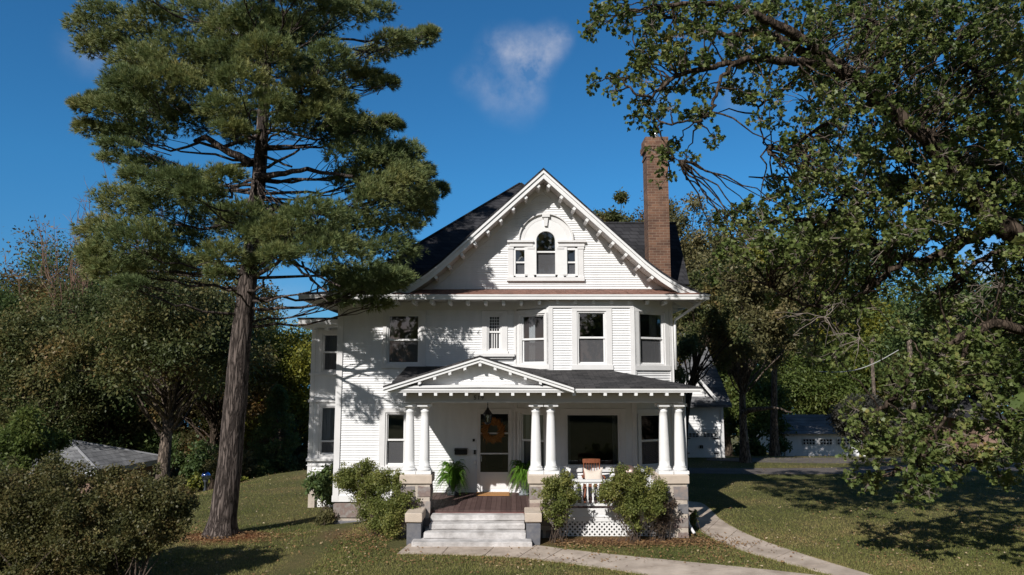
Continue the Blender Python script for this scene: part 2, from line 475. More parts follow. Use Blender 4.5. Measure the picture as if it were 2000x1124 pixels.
def siding(mb, F, umin, umax, z0, z1, openings=(), e=.067):
    fmin = umin if callable(umin) else (lambda z: umin)
    fmax = umax if callable(umax) else (lambda z: umax)
    z = z0
    while z < z1 - 1e-4:
        zt = min(z + e, z1)
        bps = sorted({z, zt} | {q for o in openings for q in (o[2], o[3]) if z < q < zt})
        for a, b in zip(bps[:-1], bps[1:]):
            da = .027 - .023 * (a - z) / e; db = .027 - .023 * (b - z) / e
            mid = (a + b) / 2
            iv = [(fmin(mid), fmax(mid))]
            for o in openings:
                if o[2] <= mid <= o[3]:
                    nv = []
                    for (p, q) in iv:
                        if o[1] <= p or o[0] >= q: nv.append((p, q)); continue
                        if o[0] > p: nv.append((p, o[0]))
                        if o[1] < q: nv.append((o[1], q))
                    iv = nv
            for (p, q) in iv:
                if q - p < 1e-3: continue
                pl = (fmin(a), fmin(b)) if p == fmin(mid) else (p, p)
                qr = (fmax(a), fmax(b)) if q == fmax(mid) else (q, q)
                mb.quad(F.pt(pl[0], a, da), F.pt(qr[0], a, da), F.pt(qr[1], b, db), F.pt(pl[1], b, db))
                if a == z: mb.quad(F.pt(pl[0], a, 0), F.pt(qr[0], a, 0), F.pt(qr[0], a, da), F.pt(pl[0], a, da))
        z = zt


def curtain(F, u0, u1, z0, z1, d, parent):
    mb = MB(); n = max(6, int((u1 - u0) / .02)); vs = []
    for i in range(n + 1):
        u = u0 + (u1 - u0) * i / n
        w = .022 * math.sin(i * 1.9) + .012 * math.sin(i * .7 + 1)
        vs += [F.pt(u, z0, d + w), F.pt(u, z1, d + w)]
    mb.add(vs, [(2 * i, 2 * i + 2, 2 * i + 3, 2 * i + 1) for i in range(n)])
    return mb.build('curtain', CURTAIN, parent, True)


def window(F, u0, u1, z0, z1, zr, parent, cas=(.1, .1, .1, .1), cur=None, glass=GLASS, low=SCREEN, fw=.045, name='window', sill=.06):
    cl, cr, ct, cb = cas
    mb = MB()
    F.box(mb, u0 - cl, u0, z0, z1, 0, .044); F.box(mb, u1, u1 + cr, z0, z1, 0, .044)
    F.box(mb, u0 - cl, u1 + cr, z1, z1 + ct, 0, .048); F.box(mb, u0 - cl - .02, u1 + cr + .02, z0 - cb, z0, 0, sill)
    F.box(mb, u0, u0 + fw, z0, z1, -.12, .018); F.box(mb, u1 - fw, u1, z0, z1, -.12, .018)
    F.box(mb, u0 + fw, u1 - fw, z1 - fw, z1, -.12, .016); F.box(mb, u0 + fw, u1 - fw, z0, z0 + fw, -.12, .016)
    w = mb.build(name, TRIM, parent)
    a, b, c, d = u0 + fw, u1 - fw, z0 + fw, z1 - fw
    s = .03
    def sash(zb, zt, dd, rb, rt):
        m = MB()
        F.box(m, a, a + s, zb, zt, dd - .03, dd); F.box(m, b - s, b, zb, zt, dd - .03, dd)
        F.box(m, a + s, b - s, zb, zb + rb, dd - .031, dd - .001); F.box(m, a + s, b - s, zt - rt, zt, dd - .031, dd - .001)
        m.build('sash', WHITE, w)
    if zr is not None:
        sash(zr - .02, d, -.02, .05, s); sash(c, zr + .02, -.055, s, .05)
        m = MB(); m.quad(F.pt(a, zr, -.035), F.pt(b, zr, -.035), F.pt(b, d, -.035), F.pt(a, d, -.035)); m.build('pane', glass, w)
        m = MB(); m.quad(F.pt(a, c, -.07), F.pt(b, c, -.07), F.pt(b, zr, -.07), F.pt(a, zr, -.07)); m.build('pane', low, w)
    else:
        sash(c, d, -.03, s, s)
        m = MB(); m.quad(F.pt(a, c, -.045), F.pt(b, c, -.045), F.pt(b, d, -.045), F.pt(a, d, -.045)); m.build('pane', glass, w)
    for (p, q) in (cur or ()):
        curtain(F, a + (b - a) * p, a + (b - a) * q, c - .05, d + .05, -.22, w)
    return w, (u0 - cl + .005, u1 + cr - .005, z0 - cb + .005, z1 + ct - .005)


def stones(mb, x0, x1, y0, y1, z0, z1, rng, rows, across, gap=.03):
    """courses of rough split stones round a mortar core (core is added by the caller)"""
    hs = [rng.uniform(.8, 1.2) for _ in range(rows)]; t = sum(hs); z = z0
    for k in range(rows):
        h = (z1 - z0) * hs[k] / t
        n = across + (k % 2 if across > 2 else 0)
        if across == 2: cuts = [0, rng.uniform(.35, .65), 1]
        elif across == 1: cuts = [0, 1]
        else:
            cuts = [i / n + (rng.uniform(-.25, .25) / n if 0 < i < n else 0) for i in range(n + 1)]
        for i in range(len(cuts) - 1):
            a = x0 + (x1 - x0) * cuts[i]; b = x0 + (x1 - x0) * cuts[i + 1]
            mb.bevbox(a + gap * (.5 if i else 0), b - gap * (.5 if i < len(cuts) - 2 else 0), y0, y1, z + gap / 2, z + h - gap / 2, .022, rng.random(), rng, .012)
        z += h


# ---------------------------------------------------------------- terrain
def sm(t):
    t = np.clip(t, 0, 1); return t * t * (3 - 2 * t)


def terr(x, y):
    x = np.asarray(x, float); y = np.asarray(y, float)
    z = -.17 * sm((-x - 3) / 1.6) - .14 * sm((-x - 3) / 2) * sm((y - 18) / 3) - 3.6 * sm((-x - 10) / 14) * sm((y - 12) / 22) - .5 * sm((-x - 5) / 8) * sm((y - 22) / 12)
    z = z - .108 * np.clip(y - 34.2, 0, 34) - 2.6 * sm((y - 66) / 60)
    return z


TZ = lambda x, y: float(terr(x, y))


def grid_mesh(name, xs, ys, zf, mat):
    X, Y = np.meshgrid(xs, ys); Z = zf(X, Y)
    nx, ny = len(xs), len(ys)
    v = np.stack([X, Y, Z], -1).reshape(-1, 3)
    i = (np.arange(ny - 1)[:, None] * nx + np.arange(nx - 1)[None]).ravel()
    f = np.stack([i, i + 1, i + 1 + nx, i + nx], 1)
    return npmesh(name, v, f, None, mat, smooth=True)


def npmesh(name, v, f, rnd, mat, parent=None, smooth=False, loc=(0, 0, 0)):
    v = np.asarray(v, np.float32); f = np.asarray(f, np.int32)
    if parent is not None: off = world_off(parent); loc = (0, 0, 0)
    else: off = Vector(loc)
    v = v - np.array([off[0], off[1], off[2]], np.float32)
    me = bpy.data.meshes.new(name)
    n, k = f.shape
    me.vertices.add(len(v)); me.vertices.foreach_set('co', v.ravel())
    me.loops.add(n * k); me.loops.foreach_set('vertex_index', f.ravel())
    me.polygons.add(n); me.polygons.foreach_set('loop_start', np.arange(0, n * k, k, dtype=np.int32))
    if smooth: me.polygons.foreach_set('use_smooth', np.ones(n, bool))
    me.materials.append(mat)
    me.update(calc_edges=True)
    if rnd is not None:
        at = me.attributes.new('rnd', 'FLOAT', 'FACE'); at.data.foreach_set('value', np.asarray(rnd, np.float32))
    o = bpy.data.objects.new(name, me); COL.objects.link(o); o.location = loc
    if parent is not None: o.parent = parent
    return o


# leaf templates: outline in (width, length) plus a fold height
def T(pts): return np.array(pts, np.float32)
QUADLEAF = T([(0, 0, 0), (.32, .45, .10), (0, 1, 0), (-.32, .45, .10)])
OAK = T([(0, 0, 0), (.13, .16, .02), (.10, .28, .01), (.34, .40, .06), (.20, .52, .03), (.38, .70, .07), (.16, .80, .02), (0, 1.0, -.04), (-.16, .80, .02), (-.38, .70, .07), (-.20, .52, .03), (-.34, .40, .06), (-.10, .28, .01), (-.13, .16, .02)])
NEED = T([(-.5, 0, 0), (.5, 0, 0), (0, 1, 0)])


def leaves(tpl, pos, L, Nn, ln, wd, rnd):
    """place the template at every position; L = length axis, Nn = rough normal"""
    L = L / (np.linalg.norm(L, axis=1, keepdims=True) + 1e-9)
    W = np.cross(L, Nn); W /= (np.linalg.norm(W, axis=1, keepdims=True) + 1e-9)
    Nn = np.cross(W, L)
    ln = np.broadcast_to(np.asarray(ln, np.float32), (len(pos),)); wd = np.broadcast_to(np.asarray(wd, np.float32), (len(pos),))
    v = (pos[:, None, :] + W[:, None, :] * (tpl[None, :, 0:1] * wd[:, None, None]) + L[:, None, :] * (tpl[None, :, 1:2] * ln[:, None, None]) + Nn[:, None, :] * (tpl[None, :, 2:3] * ln[:, None, None]))
    k = len(tpl)
    f = np.arange(len(pos) * k).reshape(-1, k)
    return v.reshape(-1, 3), f, rnd


def unit(rg, n):
    a = rg.normal(size=(n, 3)); return a / np.linalg.norm(a, axis=1, keepdims=True)


def inpoly(x, y, poly):
    c = np.zeros(len(x), bool); n = len(poly)
    for i in range(n):
        x0, y0 = poly[i]; x1, y1 = poly[(i + 1) % n]
        m = ((y0 > y) != (y1 > y)) & (x < (x1 - x0) * (y - y0) / (y1 - y0 + 1e-12) + x0)
        c ^= m
    return c

# ---------------------------------------------------------------- ground, paths, drive, lake
PINE_X, PINE_Y = P(430, 1045, 18.3).x, 18.3


def groundmat():
    m, nt, N, L, b = newmat('lawn')
    tc = N.new('ShaderNodeTexCoord')
    def noise(sc, det=5, rough=.6):
        n = N.new('ShaderNodeTexNoise'); n.inputs['Scale'].default_value = sc; n.inputs['Detail'].default_value = det; n.inputs['Roughness'].default_value = rough
        L.new(tc.outputs['Object'], n.inputs['Vector']); return n
    n1, n2, n3 = noise(.42, 3), noise(9, 8, .75), noise(60, 4)
    rp = N.new('ShaderNodeValToRGB'); cr = rp.color_ramp
    cr.elements[0].position = .3; cr.elements[0].color = (.065, .075, .028, 1)
    cr.elements[1].position = .72; cr.elements[1].color = (.20, .145, .075, 1)
    e = cr.elements.new(.5); e.color = (.125, .118, .048, 1)
    mx = N.new('ShaderNodeMix'); mx.inputs[0].default_value = .5
    L.new(n1.outputs['Fac'], mx.inputs[2]); L.new(n2.outputs['Fac'], mx.inputs[3]); L.new(mx.outputs[0], rp.inputs[0])
    col = rp.outputs[0]
    # bare earth and fallen needles at the pine, dry mulch under the shrubs
    for (cx, cy, sx, sy, c) in ((PINE_X + .15, PINE_Y - .1, 1.25, .8, (.20, .075, .032)), (2.6, 16.9, 2.5, .55, (.16, .085, .045)), (-3.6, 18.3, 1.1, .8, (.15, .085, .05))):
        vm = N.new('ShaderNodeVectorMath'); vm.operation = 'SUBTRACT'; L.new(tc.outputs['Object'], vm.inputs[0]); vm.inputs[1].default_value = (cx, cy, 0)
        vs = N.new('ShaderNodeVectorMath'); vs.operation = 'MULTIPLY'; L.new(vm.outputs[0], vs.inputs[0]); vs.inputs[1].default_value = (1 / sx, 1 / sy, 0)
        ln = N.new('ShaderNodeVectorMath'); ln.operation = 'LENGTH'; L.new(vs.outputs[0], ln.inputs[0])
        ad = N.new('ShaderNodeMath'); ad.operation = 'MULTIPLY_ADD'; L.new(n2.outputs['Fac'], ad.inputs[0]); ad.inputs[1].default_value = 1.5; L.new(ln.outputs['Value'], ad.inputs[2])
        mr = N.new('ShaderNodeMapRange'); mr.inputs['From Min'].default_value = 2.1; mr.inputs['From Max'].default_value = 1.1; L.new(ad.outputs[0], mr.inputs['Value'])
        mm = N.new('ShaderNodeMixRGB'); L.new(mr.outputs[0], mm.inputs[0]); L.new(col, mm.inputs[1]); mm.inputs[2].default_value = (*c, 1)
        col = mm.outputs[0]
    L.new(col, b.inputs['Base Color'])
    bp = N.new('ShaderNodeBump'); bp.inputs['Strength'].default_value = 1; bp.inputs['Distance'].default_value = .05
    L.new(n3.outputs['Fac'], bp.inputs['Height']); L.new(bp.outputs[0], b.inputs['Normal'])
    b.inputs['Roughness'].default_value = .95; b.inputs['Specular IOR Level'].default_value = .1
    return m


def struct(o): o['kind'] = 'structure'; return o


xs = np.concatenate([-np.geomspace(2600, 42, 14), np.linspace(-40, 40, 81), np.geomspace(42, 2600, 14)])
ys = np.concatenate([[-1500, -300, -80, -30], np.linspace(-10, 80, 91), np.geomspace(84, 3000, 16)])
struct(grid_mesh('ground', xs, ys, terr, groundmat()))
lake = M('lake_water', (.05, .12, .22), .15, .1, 1)
mb = MB(); mb.quad((-600, 95, -6.0), (600, 95, -6.0), (600, 1200, -6.0), (-600, 1200, -6.0)); struct(mb.build('lake', lake, loc=(0, 95, -6.0)))


def path_strip(name, upper, lower, mat, z0, z1, joint=0):
    """paving between two edges given where they lie on the lawn, with tooled joints across it"""
    up, lo, zz = [], [], []
    for i in range(len(upper)):
        if joint and i and i < len(upper) - 1 and i % joint == 0:
            u, l = Vector(upper[i]), Vector(lower[i]); du = (Vector(upper[i + 1]) - u).normalized() * .014; dl = (Vector(lower[i + 1]) - l).normalized() * .014
            for k, dz in ((-.9, 0), (-.6, .012), (.6, .012), (.9, 0)): up.append(tuple(u + du * k)); lo.append(tuple(l + dl * k)); zz.append(z1 - dz)
        else: up.append(upper[i]); lo.append(lower[i]); zz.append(z1)
    n = len(up); mb = MB()
    vs = [(p[0], p[1], z) for p, z in zip(up, zz)] + [(p[0], p[1], z) for p, z in zip(lo, zz)] + [(p[0], p[1], z0) for p in up] + [(p[0], p[1], z0) for p in lo]
    fs = []
    for i in range(n - 1):
        fs += [(i, n + i, n + i + 1, i + 1), (2 * n + i, i, i + 1, 2 * n + i + 1), (n + i, 3 * n + i, 3 * n + i + 1, n + i + 1)]
    fs += [(0, 2 * n, 3 * n, n), (n - 1, 2 * n - 1, 4 * n - 1, 3 * n - 1)]
    mb.add(vs, fs)
    return struct(mb.build(name, mat))


def spline(pts, n):
    pts = np.array(pts, float); t = np.linspace(0, len(pts) - 1, n); out = []
    for q in t:
        i = min(int(q), len(pts) - 2); f = q - i
        p0, p1, p2, p3 = pts[max(i - 1, 0)], pts[i], pts[i + 1], pts[min(i + 2, len(pts) - 1)]
        out.append(tuple(.5 * ((2 * p1) + (-p0 + p2) * f + (2 * p0 - 5 * p1 + 4 * p2 - p3) * f * f + (-p0 + 3 * p1 - 3 * p2 + p3) * f ** 3)))
    return out


w1u = spline([G(800, 1064), G(920, 1064), G(1035, 1067), G(1110, 1076), G(1200, 1086), G(1350, 1101), G(1500, 1116), G(1800, 1150)], 40)
w1l = spline([G(776, 1084), G(900, 1086), G(1000, 1091), G(1070, 1098), G(1140, 1107), G(1220, 1119), G(1300, 1134), G(1500, 1180)], 40)
path_strip('front_walk', w1u, w1l, WALK, -.05, .03, 4)
w2u = spline([(4.95, 33), (4.95, 27), (5.0, 22.5), G(1372, 985), G(1410, 1018), G(1470, 1050), G(1560, 1082), G(1690, 1122), G(1860, 1170)], 50)
w2l = spline([(4.55, 33), (4.50, 27), (4.48, 22.5), G(1347, 1018), G(1378, 1046), G(1440, 1074), G(1520, 1098), G(1620, 1125), G(1760, 1172)], 50)
path_strip('side_walk', w2u, w2l, WALK, -.05, .026, 4)
d1u = [G(1340, 914.5), G(1480, 915.5), G(1640, 914), G(1800, 909), G(2000, 905), G(2300, 903)]
d1l = [G(1340, 925), G(1490, 927), G(1640, 926.5), G(1800, 923), G(2000, 921), G(2300, 922)]
path_strip('driveway', spline(d1u, 20), spline(d1l, 20), ASPHALT, -.05, .012)
path_strip('driveway_loop', spline([G(1380, 895.5), G(1500, 895), G(1640, 894.5), G(1760, 895)], 12), spline([G(1380, 900), G(1500, 904), G(1640, 905.5), G(1760, 904)], 12), ASPHALT, -.06, .012)

# ---------------------------------------------------------------- the house
house = thing('white_house', 'white clapboard two storey house with steep front gable, brick chimney and columned front porch', 'house', (-.2, 20, 0))
WY = 20.0
XL, XR, YB = -4.83, 4.45, 31.0
FW = Fr((0, WY, 0), (1, 0, 0))
BYF = 19.38
A0 = P(1006, 700, WY).x; B0 = P(1074.5, 700, BYF).x; B1 = P(1237, 700, BYF).x
FBL = Fr((A0, WY, 0), (B0 - A0, BYF - WY, 0)); FBF = Fr((B0, BYF, 0), (1, 0, 0)); FBR = Fr((B1, BYF, 0), (XR - B1, WY - BYF, 0))
LBL = math.hypot(B0 - A0, BYF - WY); LBF = B1 - B0; LBR = math.hypot(XR - B1, WY - BYF)
ZS = P(984, 575.5, 19.15).z - .12        # soffit height
SK1, SK0 = P(690, 968, WY).z, P(690, 980, WY).z        # skirting board
FLOOR = .59
rngh = random.Random(4)


def pxwin(F, x0, y0, x1, y1, yr, cas, **k):
    u0, zb = F.uz(x0, y1); u1, zt = F.uz(x1, y0)
    zr = F.uz((x0 + x1) / 2, yr)[1] if yr else None
    return window(F, u0, u1, zb, zt, zr, house, cas, **k)


ops = []
# second floor
_, o = pxwin(FW, 754, 613, 822, 713, 664.5, (.1, .15, .1, .1), cur=((0, .14),)); ops.append(o)
ws, o = pxwin(FW, 951, 614, 980, 686, 649, (.14, .16, .09, .09), cur=None); ops.append(o)
u0, zb = FW.uz(951, 686); u1, zt = FW.uz(980, 614); zr = FW.uz(965, 649)[1]
mb = MB()
for i in range(1, 4):
    u = u0 + .075 + (u1 - u0 - .15) * i / 4
    FW.box(mb, u - .008, u + .008, zr + .02, zt - .07, -.034, -.022); FW.box(mb, u - .012, u + .012, zb + .07, zr - .03, -.068, -.05)
for i in range(1, 5):
    z = zr + .02 + (zt - .09 - zr) * i / 5; FW.box(mb, u0 + .07, u1 - .07, z - .008, z + .008, -.033, -.023)
mb.build('muntin_bars', WHITE, ws)
mb = MB(); ua, zz = FW.uz(928, 697); ub, z2 = FW.uz(1005, 691)
FW.box(mb, ua, ub, zz, z2, 0, .16); FW.box(mb, ua + .05, ub - .05, zz - .06, zz - .002, 0, .10); mb.build('window_shelf', TRIM, house)
opl, opf, opr = [], [], []
_, o = pxwin(FBL, 1017, 612, 1065.5, 712.5, 663, (.13, .13, .10, .13), cur=((.14, .42),)); opl.append(o)
_, o = pxwin(FBF, 1127.5, 608, 1183.5, 713, 660, (.14, .15, .07, .13), cur=None); opf.append(o)
_, o = pxwin(FBR, 1248, 611, 1296, 714, 661, (.13, .14, .10, .13), cur=((.62, .96),)); opr.append(o)
# first floor
_, o = pxwin(FW, 751, 806, 794, 911, 860, (.16, .14, .12, .1)); ops.append(o)
_, o = pxwin(FBL, 1016, 806, 1065, 914, 861, (.12, .12, .1, .1), cur=((0, .16), (.55, 1.0))); opl.append(o)
_, o = pxwin(FBF, 1104, 806, 1212, 914, None, (.12, .12, .1, .1), cur=((0, .085), (.89, 1)), glass=DARKGLASS); opf.append(o)
_, o = pxwin(FBR, 1251, 806, 1298, 914, 861, (.12, .14, .1, .1)); opr.append(o)
# the door opening
du0, _z = FW.uz(933.5, 850); du1, dzt = FW.uz(998, 806)
ops.append((du0 + .02, du1 - .02, FLOOR, dzt - .02))

mb = MB(); siding(mb, FW, XL + .1, A0 - .02, SK1, ZS, ops); mb.build('wall', SIDING, house)
mb = MB(); siding(mb, FBL, .08, LBL - .07, FLOOR - .2, ZS - .23, opl); mb.build('wall', SIDING, house)
mb = MB(); siding(mb, FBF, .07, LBF - .07, FLOOR - .2, ZS - .23, opf); mb.build('wall', SIDING, house)
mb = MB(); siding(mb, FBR, .07, LBR - .09, FLOOR - .2, ZS - .23, opr); mb.build('wall', SIDING, house)
FLW = Fr((XL, YB, 0), (0, -1, 0)); FRW = Fr((XR, WY, 0), (0, 1, 0)); FBW = Fr((XR, YB, 0), (-1, 0, 0))
mb = MB(); siding(mb, FLW, .1, YB - WY - .1, SK1, ZS); mb.build('wall', SIDING, house)
mb = MB(); siding(mb, FRW, .1, YB - WY - .1, SK1, ZS); mb.build('wall', SIDING, house)
mb = MB(); siding(mb, FBW, .1, XR - XL - .1, SK1, ZS); mb.build('wall', SIDING, house)
# corner boards, frieze, skirting
mb = MB()
FW.box(mb, XL - .03, XL + .13, SK0 + .02, ZS, -.05, .054); mb.build('corner_board', TRIM, house)
mb = MB(); FW.box(mb, XR - .06, XR + .03, SK0 + .02, ZS, -.16, .054); mb.build('corner_board', TRIM, house)
mb = MB()
FBF.box(mb, -.045, .075, FLOOR, ZS - .2, -.03, .046); FBF.box(mb, LBF - .075, LBF + .045, FLOOR, ZS - .2, -.03, .046)
FBL.box(mb, LBL - .08, LBL + .02, FLOOR, ZS - .2, -.02, .044); FBR.box(mb, -.02, .08, FLOOR, ZS - .2, -.02, .044)
FBL.box(mb, -.02, .085, FLOOR, ZS - .2, -.02, .044); FBR.box(mb, LBR - .10, LBR + .01, FLOOR, ZS - .2, -.02, .044)
mb.build('corner_board', TRIM, house)
mb = MB()
FW.box(mb, XL - .04, A0 + .02, ZS - .22, ZS + .05, .002, .05); FBL.box(mb, 0, LBL + .02, ZS - .22, ZS + .05, .002, .05)
FBF.box(mb, -.02, LBF + .02, ZS - .22, ZS + .05, .002, .052); FBR.box(mb, -.02, LBR + .02, ZS - .22, ZS + .05, .002, .05)
FLW.box(mb, 0, YB - WY, ZS - .22, ZS + .05, 0, .05); FRW.box(mb, 0, YB - WY, ZS - .22, ZS + .05, 0, .05)
mb.build('frieze_board', TRIM, house)
mb = MB(); FW.box(mb, XL - .05, -2.2, SK0, SK1, -.02, .05); mb.build('skirting_board', WHITE, house)
for F_ in (FLW, FRW):
    mb = MB(); F_.box(mb, .06, YB - WY - .06, SK0, SK1, -.02, .05); mb.build('skirting_board', WHITE, house)
# stone foundation
mb = MB(); mb.box(XL + .03, XR - .03, WY + .02, YB - .02, -.9, SK0)
fnd = mb.build('foundation', MORTAR, house)
mb = MB(); stones(mb, XL, -2.1, WY - .02, WY + .2, -.62, SK0 - .01, rngh, 2, 3, .07); mb.build('foundation_stones', STONE, fnd)
mb = MB()
for k in range(9): stones(mb, XR - .2, XR, WY + .1 + k * 1.2, WY + 1.27 + k * 1.2, -.3, SK0 - .01, rngh, 2, 1, .05)
mb.build('foundation_stones', STONE, fnd)
# rooms behind the glass
mb = MB()
mb.box(XL + .1, XR - .1, 24.2, 24.3, FLOOR, 6.0); mb.box(XL + .12, XR - .12, WY + .1, 24.2, FLOOR - .12, FLOOR - .02); mb.box(XL + .12, XR - .12, WY + .1, 24.2, 3.25, 3.42)
mb.box(XL + .12, XR - .12, WY + .1, 24.2, ZS - .06, ZS + .04); mb.box(-2.0, -1.9, WY + .15, 24.2, FLOOR, ZS - .1); mb.box(-.2, -.1, WY + .15, 24.2, FLOOR, ZS - .1)
mb.build('interior', INTERIOR, house)

# main roof: bell-cast hip
EY = 19.15
ez = P(984, 575.5, EY).z
ex0, ex1 = P(585, 578, EY).x, P(1384, 576, EY).x
ey1 = YB + .85
pk = P(1015, 359, 25.4)
mb = MB(); vs = []
prof = [(0, 0), (.06, .014), (.138, .036), (.2, .10), (.35, .275), (1, 1)]
for t, h in prof:
    z = ez + (pk.z - ez) * h
    a = ex0 + (pk.x - ex0) * t; b = ex1 + (pk.x + .05 - ex1) * t
    c = EY + (pk.y - EY) * t; d = ey1 + (pk.y + .4 - ey1) * t
    vs += [(a, c, z), (b, c, z), (b, d, z), (a, d, z)]
fs = []
for k in range(len(prof) - 1):
    for i in range(4):
        j = (i + 1) % 4; fs.append((4 * k + i, 4 * k + j, 4 * k + 4 + j, 4 * k + 4 + i))
mb.add(vs, fs)
roof = mb.build('roof', SHINGLE, house)
mb = MB()
ridge = [(vs[4 * k][0], vs[4 * k][1] - .01, vs[4 * k][2] + .01) for k in range(len(prof))]
mb.tube(ridge, .035, 6); mb.tube([(vs[4 * k + 1][0], vs[4 * k + 1][1], vs[4 * k + 1][2] + .01) for k in range(len(prof))], .035, 6); mb.build('ridge_cap', SHINGLE, roof)
# right hand cross gable behind the chimney
ry = 23.0; rt = P(1320, 436, ry); rb = P(1342, 556, 21.45)
mb = MB()
X0, X1 = 1.0, rt.x
mb.add([(X0, rb.y, rb.z), (X1, rb.y, rb.z), (X1, ry, rt.z), (X0, ry, rt.z), (X0, 2 * ry - rb.y, rb.z), (X1, 2 * ry - rb.y, rb.z)], [(0, 1, 2, 3), (3, 2, 5, 4), (1, 5, 2)])
mb.tube([(X0, ry, rt.z), (X1, ry, rt.z)], .04, 6)
mb.build('cross_roof', SHINGLE, roof)
# gutters, soffit, brackets
mb = MB()
gx0, gx1 = ex0 - .02, ex1 + .02
def gutter(mb, a, b, z):
    """ogee section run from a to b (axis aligned)"""
    mb.box(min(a[0], b[0]), max(a[0], b[0]), min(a[1], b[1]), max(a[1], b[1]), z - .135, z - .045)
    mb.box(min(a[0], b[0]) - .02, max(a[0], b[0]) + .02, min(a[1], b[1]) - .02, max(a[1], b[1]) + .0, z - .045 + .001, z - .004)
gutter(mb, (gx0, EY - .02), (gx1, EY + .07), ez)
gutter(mb, (gx0, EY + .075), (gx0 + .09, ey1), ez); gutter(mb, (gx1 - .09, EY + .075), (gx1, ey1), ez)
mb.build('gutter', WHITE, house)
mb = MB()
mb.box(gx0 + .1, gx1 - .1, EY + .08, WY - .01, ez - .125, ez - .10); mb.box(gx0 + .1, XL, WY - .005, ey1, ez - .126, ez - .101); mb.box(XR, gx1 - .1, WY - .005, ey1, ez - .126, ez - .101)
mb.build('soffit', SHADED_SOFFIT, house)
for i in range(-7, 16):
    x = P(983.5 + i * 34.9, 593, EY + .3).x
    if x < ex0 + .5 or x > XR - .03: continue
    mb = MB(); mb.bevbox(x - .045, x + .045, EY + .11, WY - .06 if not (B0 < x < B1) else BYF - .055, ez - .245, ez - .128, .012); mb.build('eave_bracket', WHITE, house)
for k in range(8):
    y = 20.6 + k * 1.2
    mb = MB(); mb.bevbox(XR + .06, gx1 - .25, y - .055, y + .055, ez - .225, ez - .128, .012); mb.build('eave_bracket', WHITE, house)
# downspout at the right corner
mb = MB(); mb.tube([(gx1 - .15, EY + .2, ez - .12), (gx1 - .2, EY + .25, ez - .22), (XR + .1, WY - .06, ez - .62), (XR + .08, WY - .07, ez - .8), (XR + .08, WY - .07, 3.9)], .04, 8); mb.build('downspout', WHITE, house, True)

# front gable
VY = 19.36
C1 = lambda x, y: (740 + x / 2.9412, 320 + y / 2.9412)
apx = P(1061.5, 330, VY)
half = []
for q in ((945, 30), (1300, 345), (1540, 560), (1620, 622), (1690, 668), (1760, 706), (1836, 738)):
    p = P(*C1(*q), VY); half.append((p.x - apx.x, p.z))
top = [(apx.x - a, z) for a, z in half[::-1]] + [(apx.x + a, z) for a, z in half[1:]]
drop = lambda d: [(x, z - d) for x, z in top]
mb = MB(); mb.ribbon(drop(-.035), drop(.04), VY + .0, 25.0); groof = mb.build('gable_roof', SHINGLE, house)
mb = MB(); mb.ribbon(drop(.045), drop(.125), VY - .035, VY + .0); mb.ribbon(drop(.126), drop(.27), VY + .0, VY + .035); mb.build('bargeboard', WHITE, house)
mb = MB(); mb.ribbon(drop(.245), drop(.269), VY + .036, WY + .0); mb.build('gable_soffit', SHADED_SOFFIT, house)
slope = lambda x: np.interp(x, [t[0] for t in top], [t[1] for t in top])
brs = [((985 + 75 * i), 0) for i in range(9)]
for sgn in (-1, 1):
    for i in range(9):
        dx = (38 + 74.6 * i) / 2.9412 * VY / FPX
        x = apx.x + sgn * dx
        z = float(slope(x)) - .272
        g = float(slope(x + .05) - slope(x - .05)) / .1
        n_ = Vector((-g, 0, 1)).normalized(); t_ = Vector((1, 0, g)).normalized()
        c = Vector((x, 0, z))
        vs = []
        for yy in (VY + .045, WY - .02):
            for (a, b) in ((-.042, -.09), (.042, -.09), (.042, -.002), (-.042, -.002)):
                p = c + t_ * a + n_ * b; vs.append((p.x, yy, p.z))
        mb = MB(); mb.add(vs, [(0, 1, 2, 3), (7, 6, 5, 4), (0, 4, 5, 1), (1, 5, 6, 2), (2, 6, 7, 3), (3, 7, 4, 0)]); mb.build('rake_bracket', WHITE, house)
# gable wall with the palladian window
wz0 = P(1061, 567, WY).z
wallx = lambda sgn: (lambda z: apx.x + sgn * float(np.interp(-(z + .24), [-q[1] for q in half], [q[0] for q in half])))
U = lambda x, y: FW.uz(*C1(x, y))
cx, cz = U(958, 443)
def rect(x0, y0, x1, y1):
    a, zt = U(x0, y0); b, zb = U(x1, y1); return a, b, zb, zt
gops = [rect(742, 484, 1176, 672)]
q = rect(768, 447, 1178, 486); gops.append(q)
R = U(1062, 443)[0] - cx
for k in range(8):
    z0_ = cz + R * k / 8; r_ = math.sqrt(max(0, R * R - ((k + 1) / 8 * R) ** 2))
    if r_ > .01: gops.append((cx - r_, cx + r_, z0_ - (.12 if k == 0 else .001), z0_ + R / 8))
mb = MB(); siding(mb, FW, wallx(-1), wallx(1), wz0 - .1, apx.z - .28, gops); mb.build('gable_wall', SIDING, house)
# frieze strips along the rakes
mb = MB(); mb.ribbon(drop(.272), drop(.47), WY - .052, WY - .004); mb.build('rake_frieze', TRIM, house)


def arc(cx, cz, r, n=24): return [(cx + r * math.cos(math.pi * (1 - i / n)), cz + r * math.sin(math.pi * (1 - i / n))) for i in range(n + 1)]


def archring(mb, r0, r1, d0, d1, foot=None):
    o, i_ = arc(cx, cz, r1), arc(cx, cz, r0)
    mb.ribbon(o, i_, WY - d1, WY - d0)


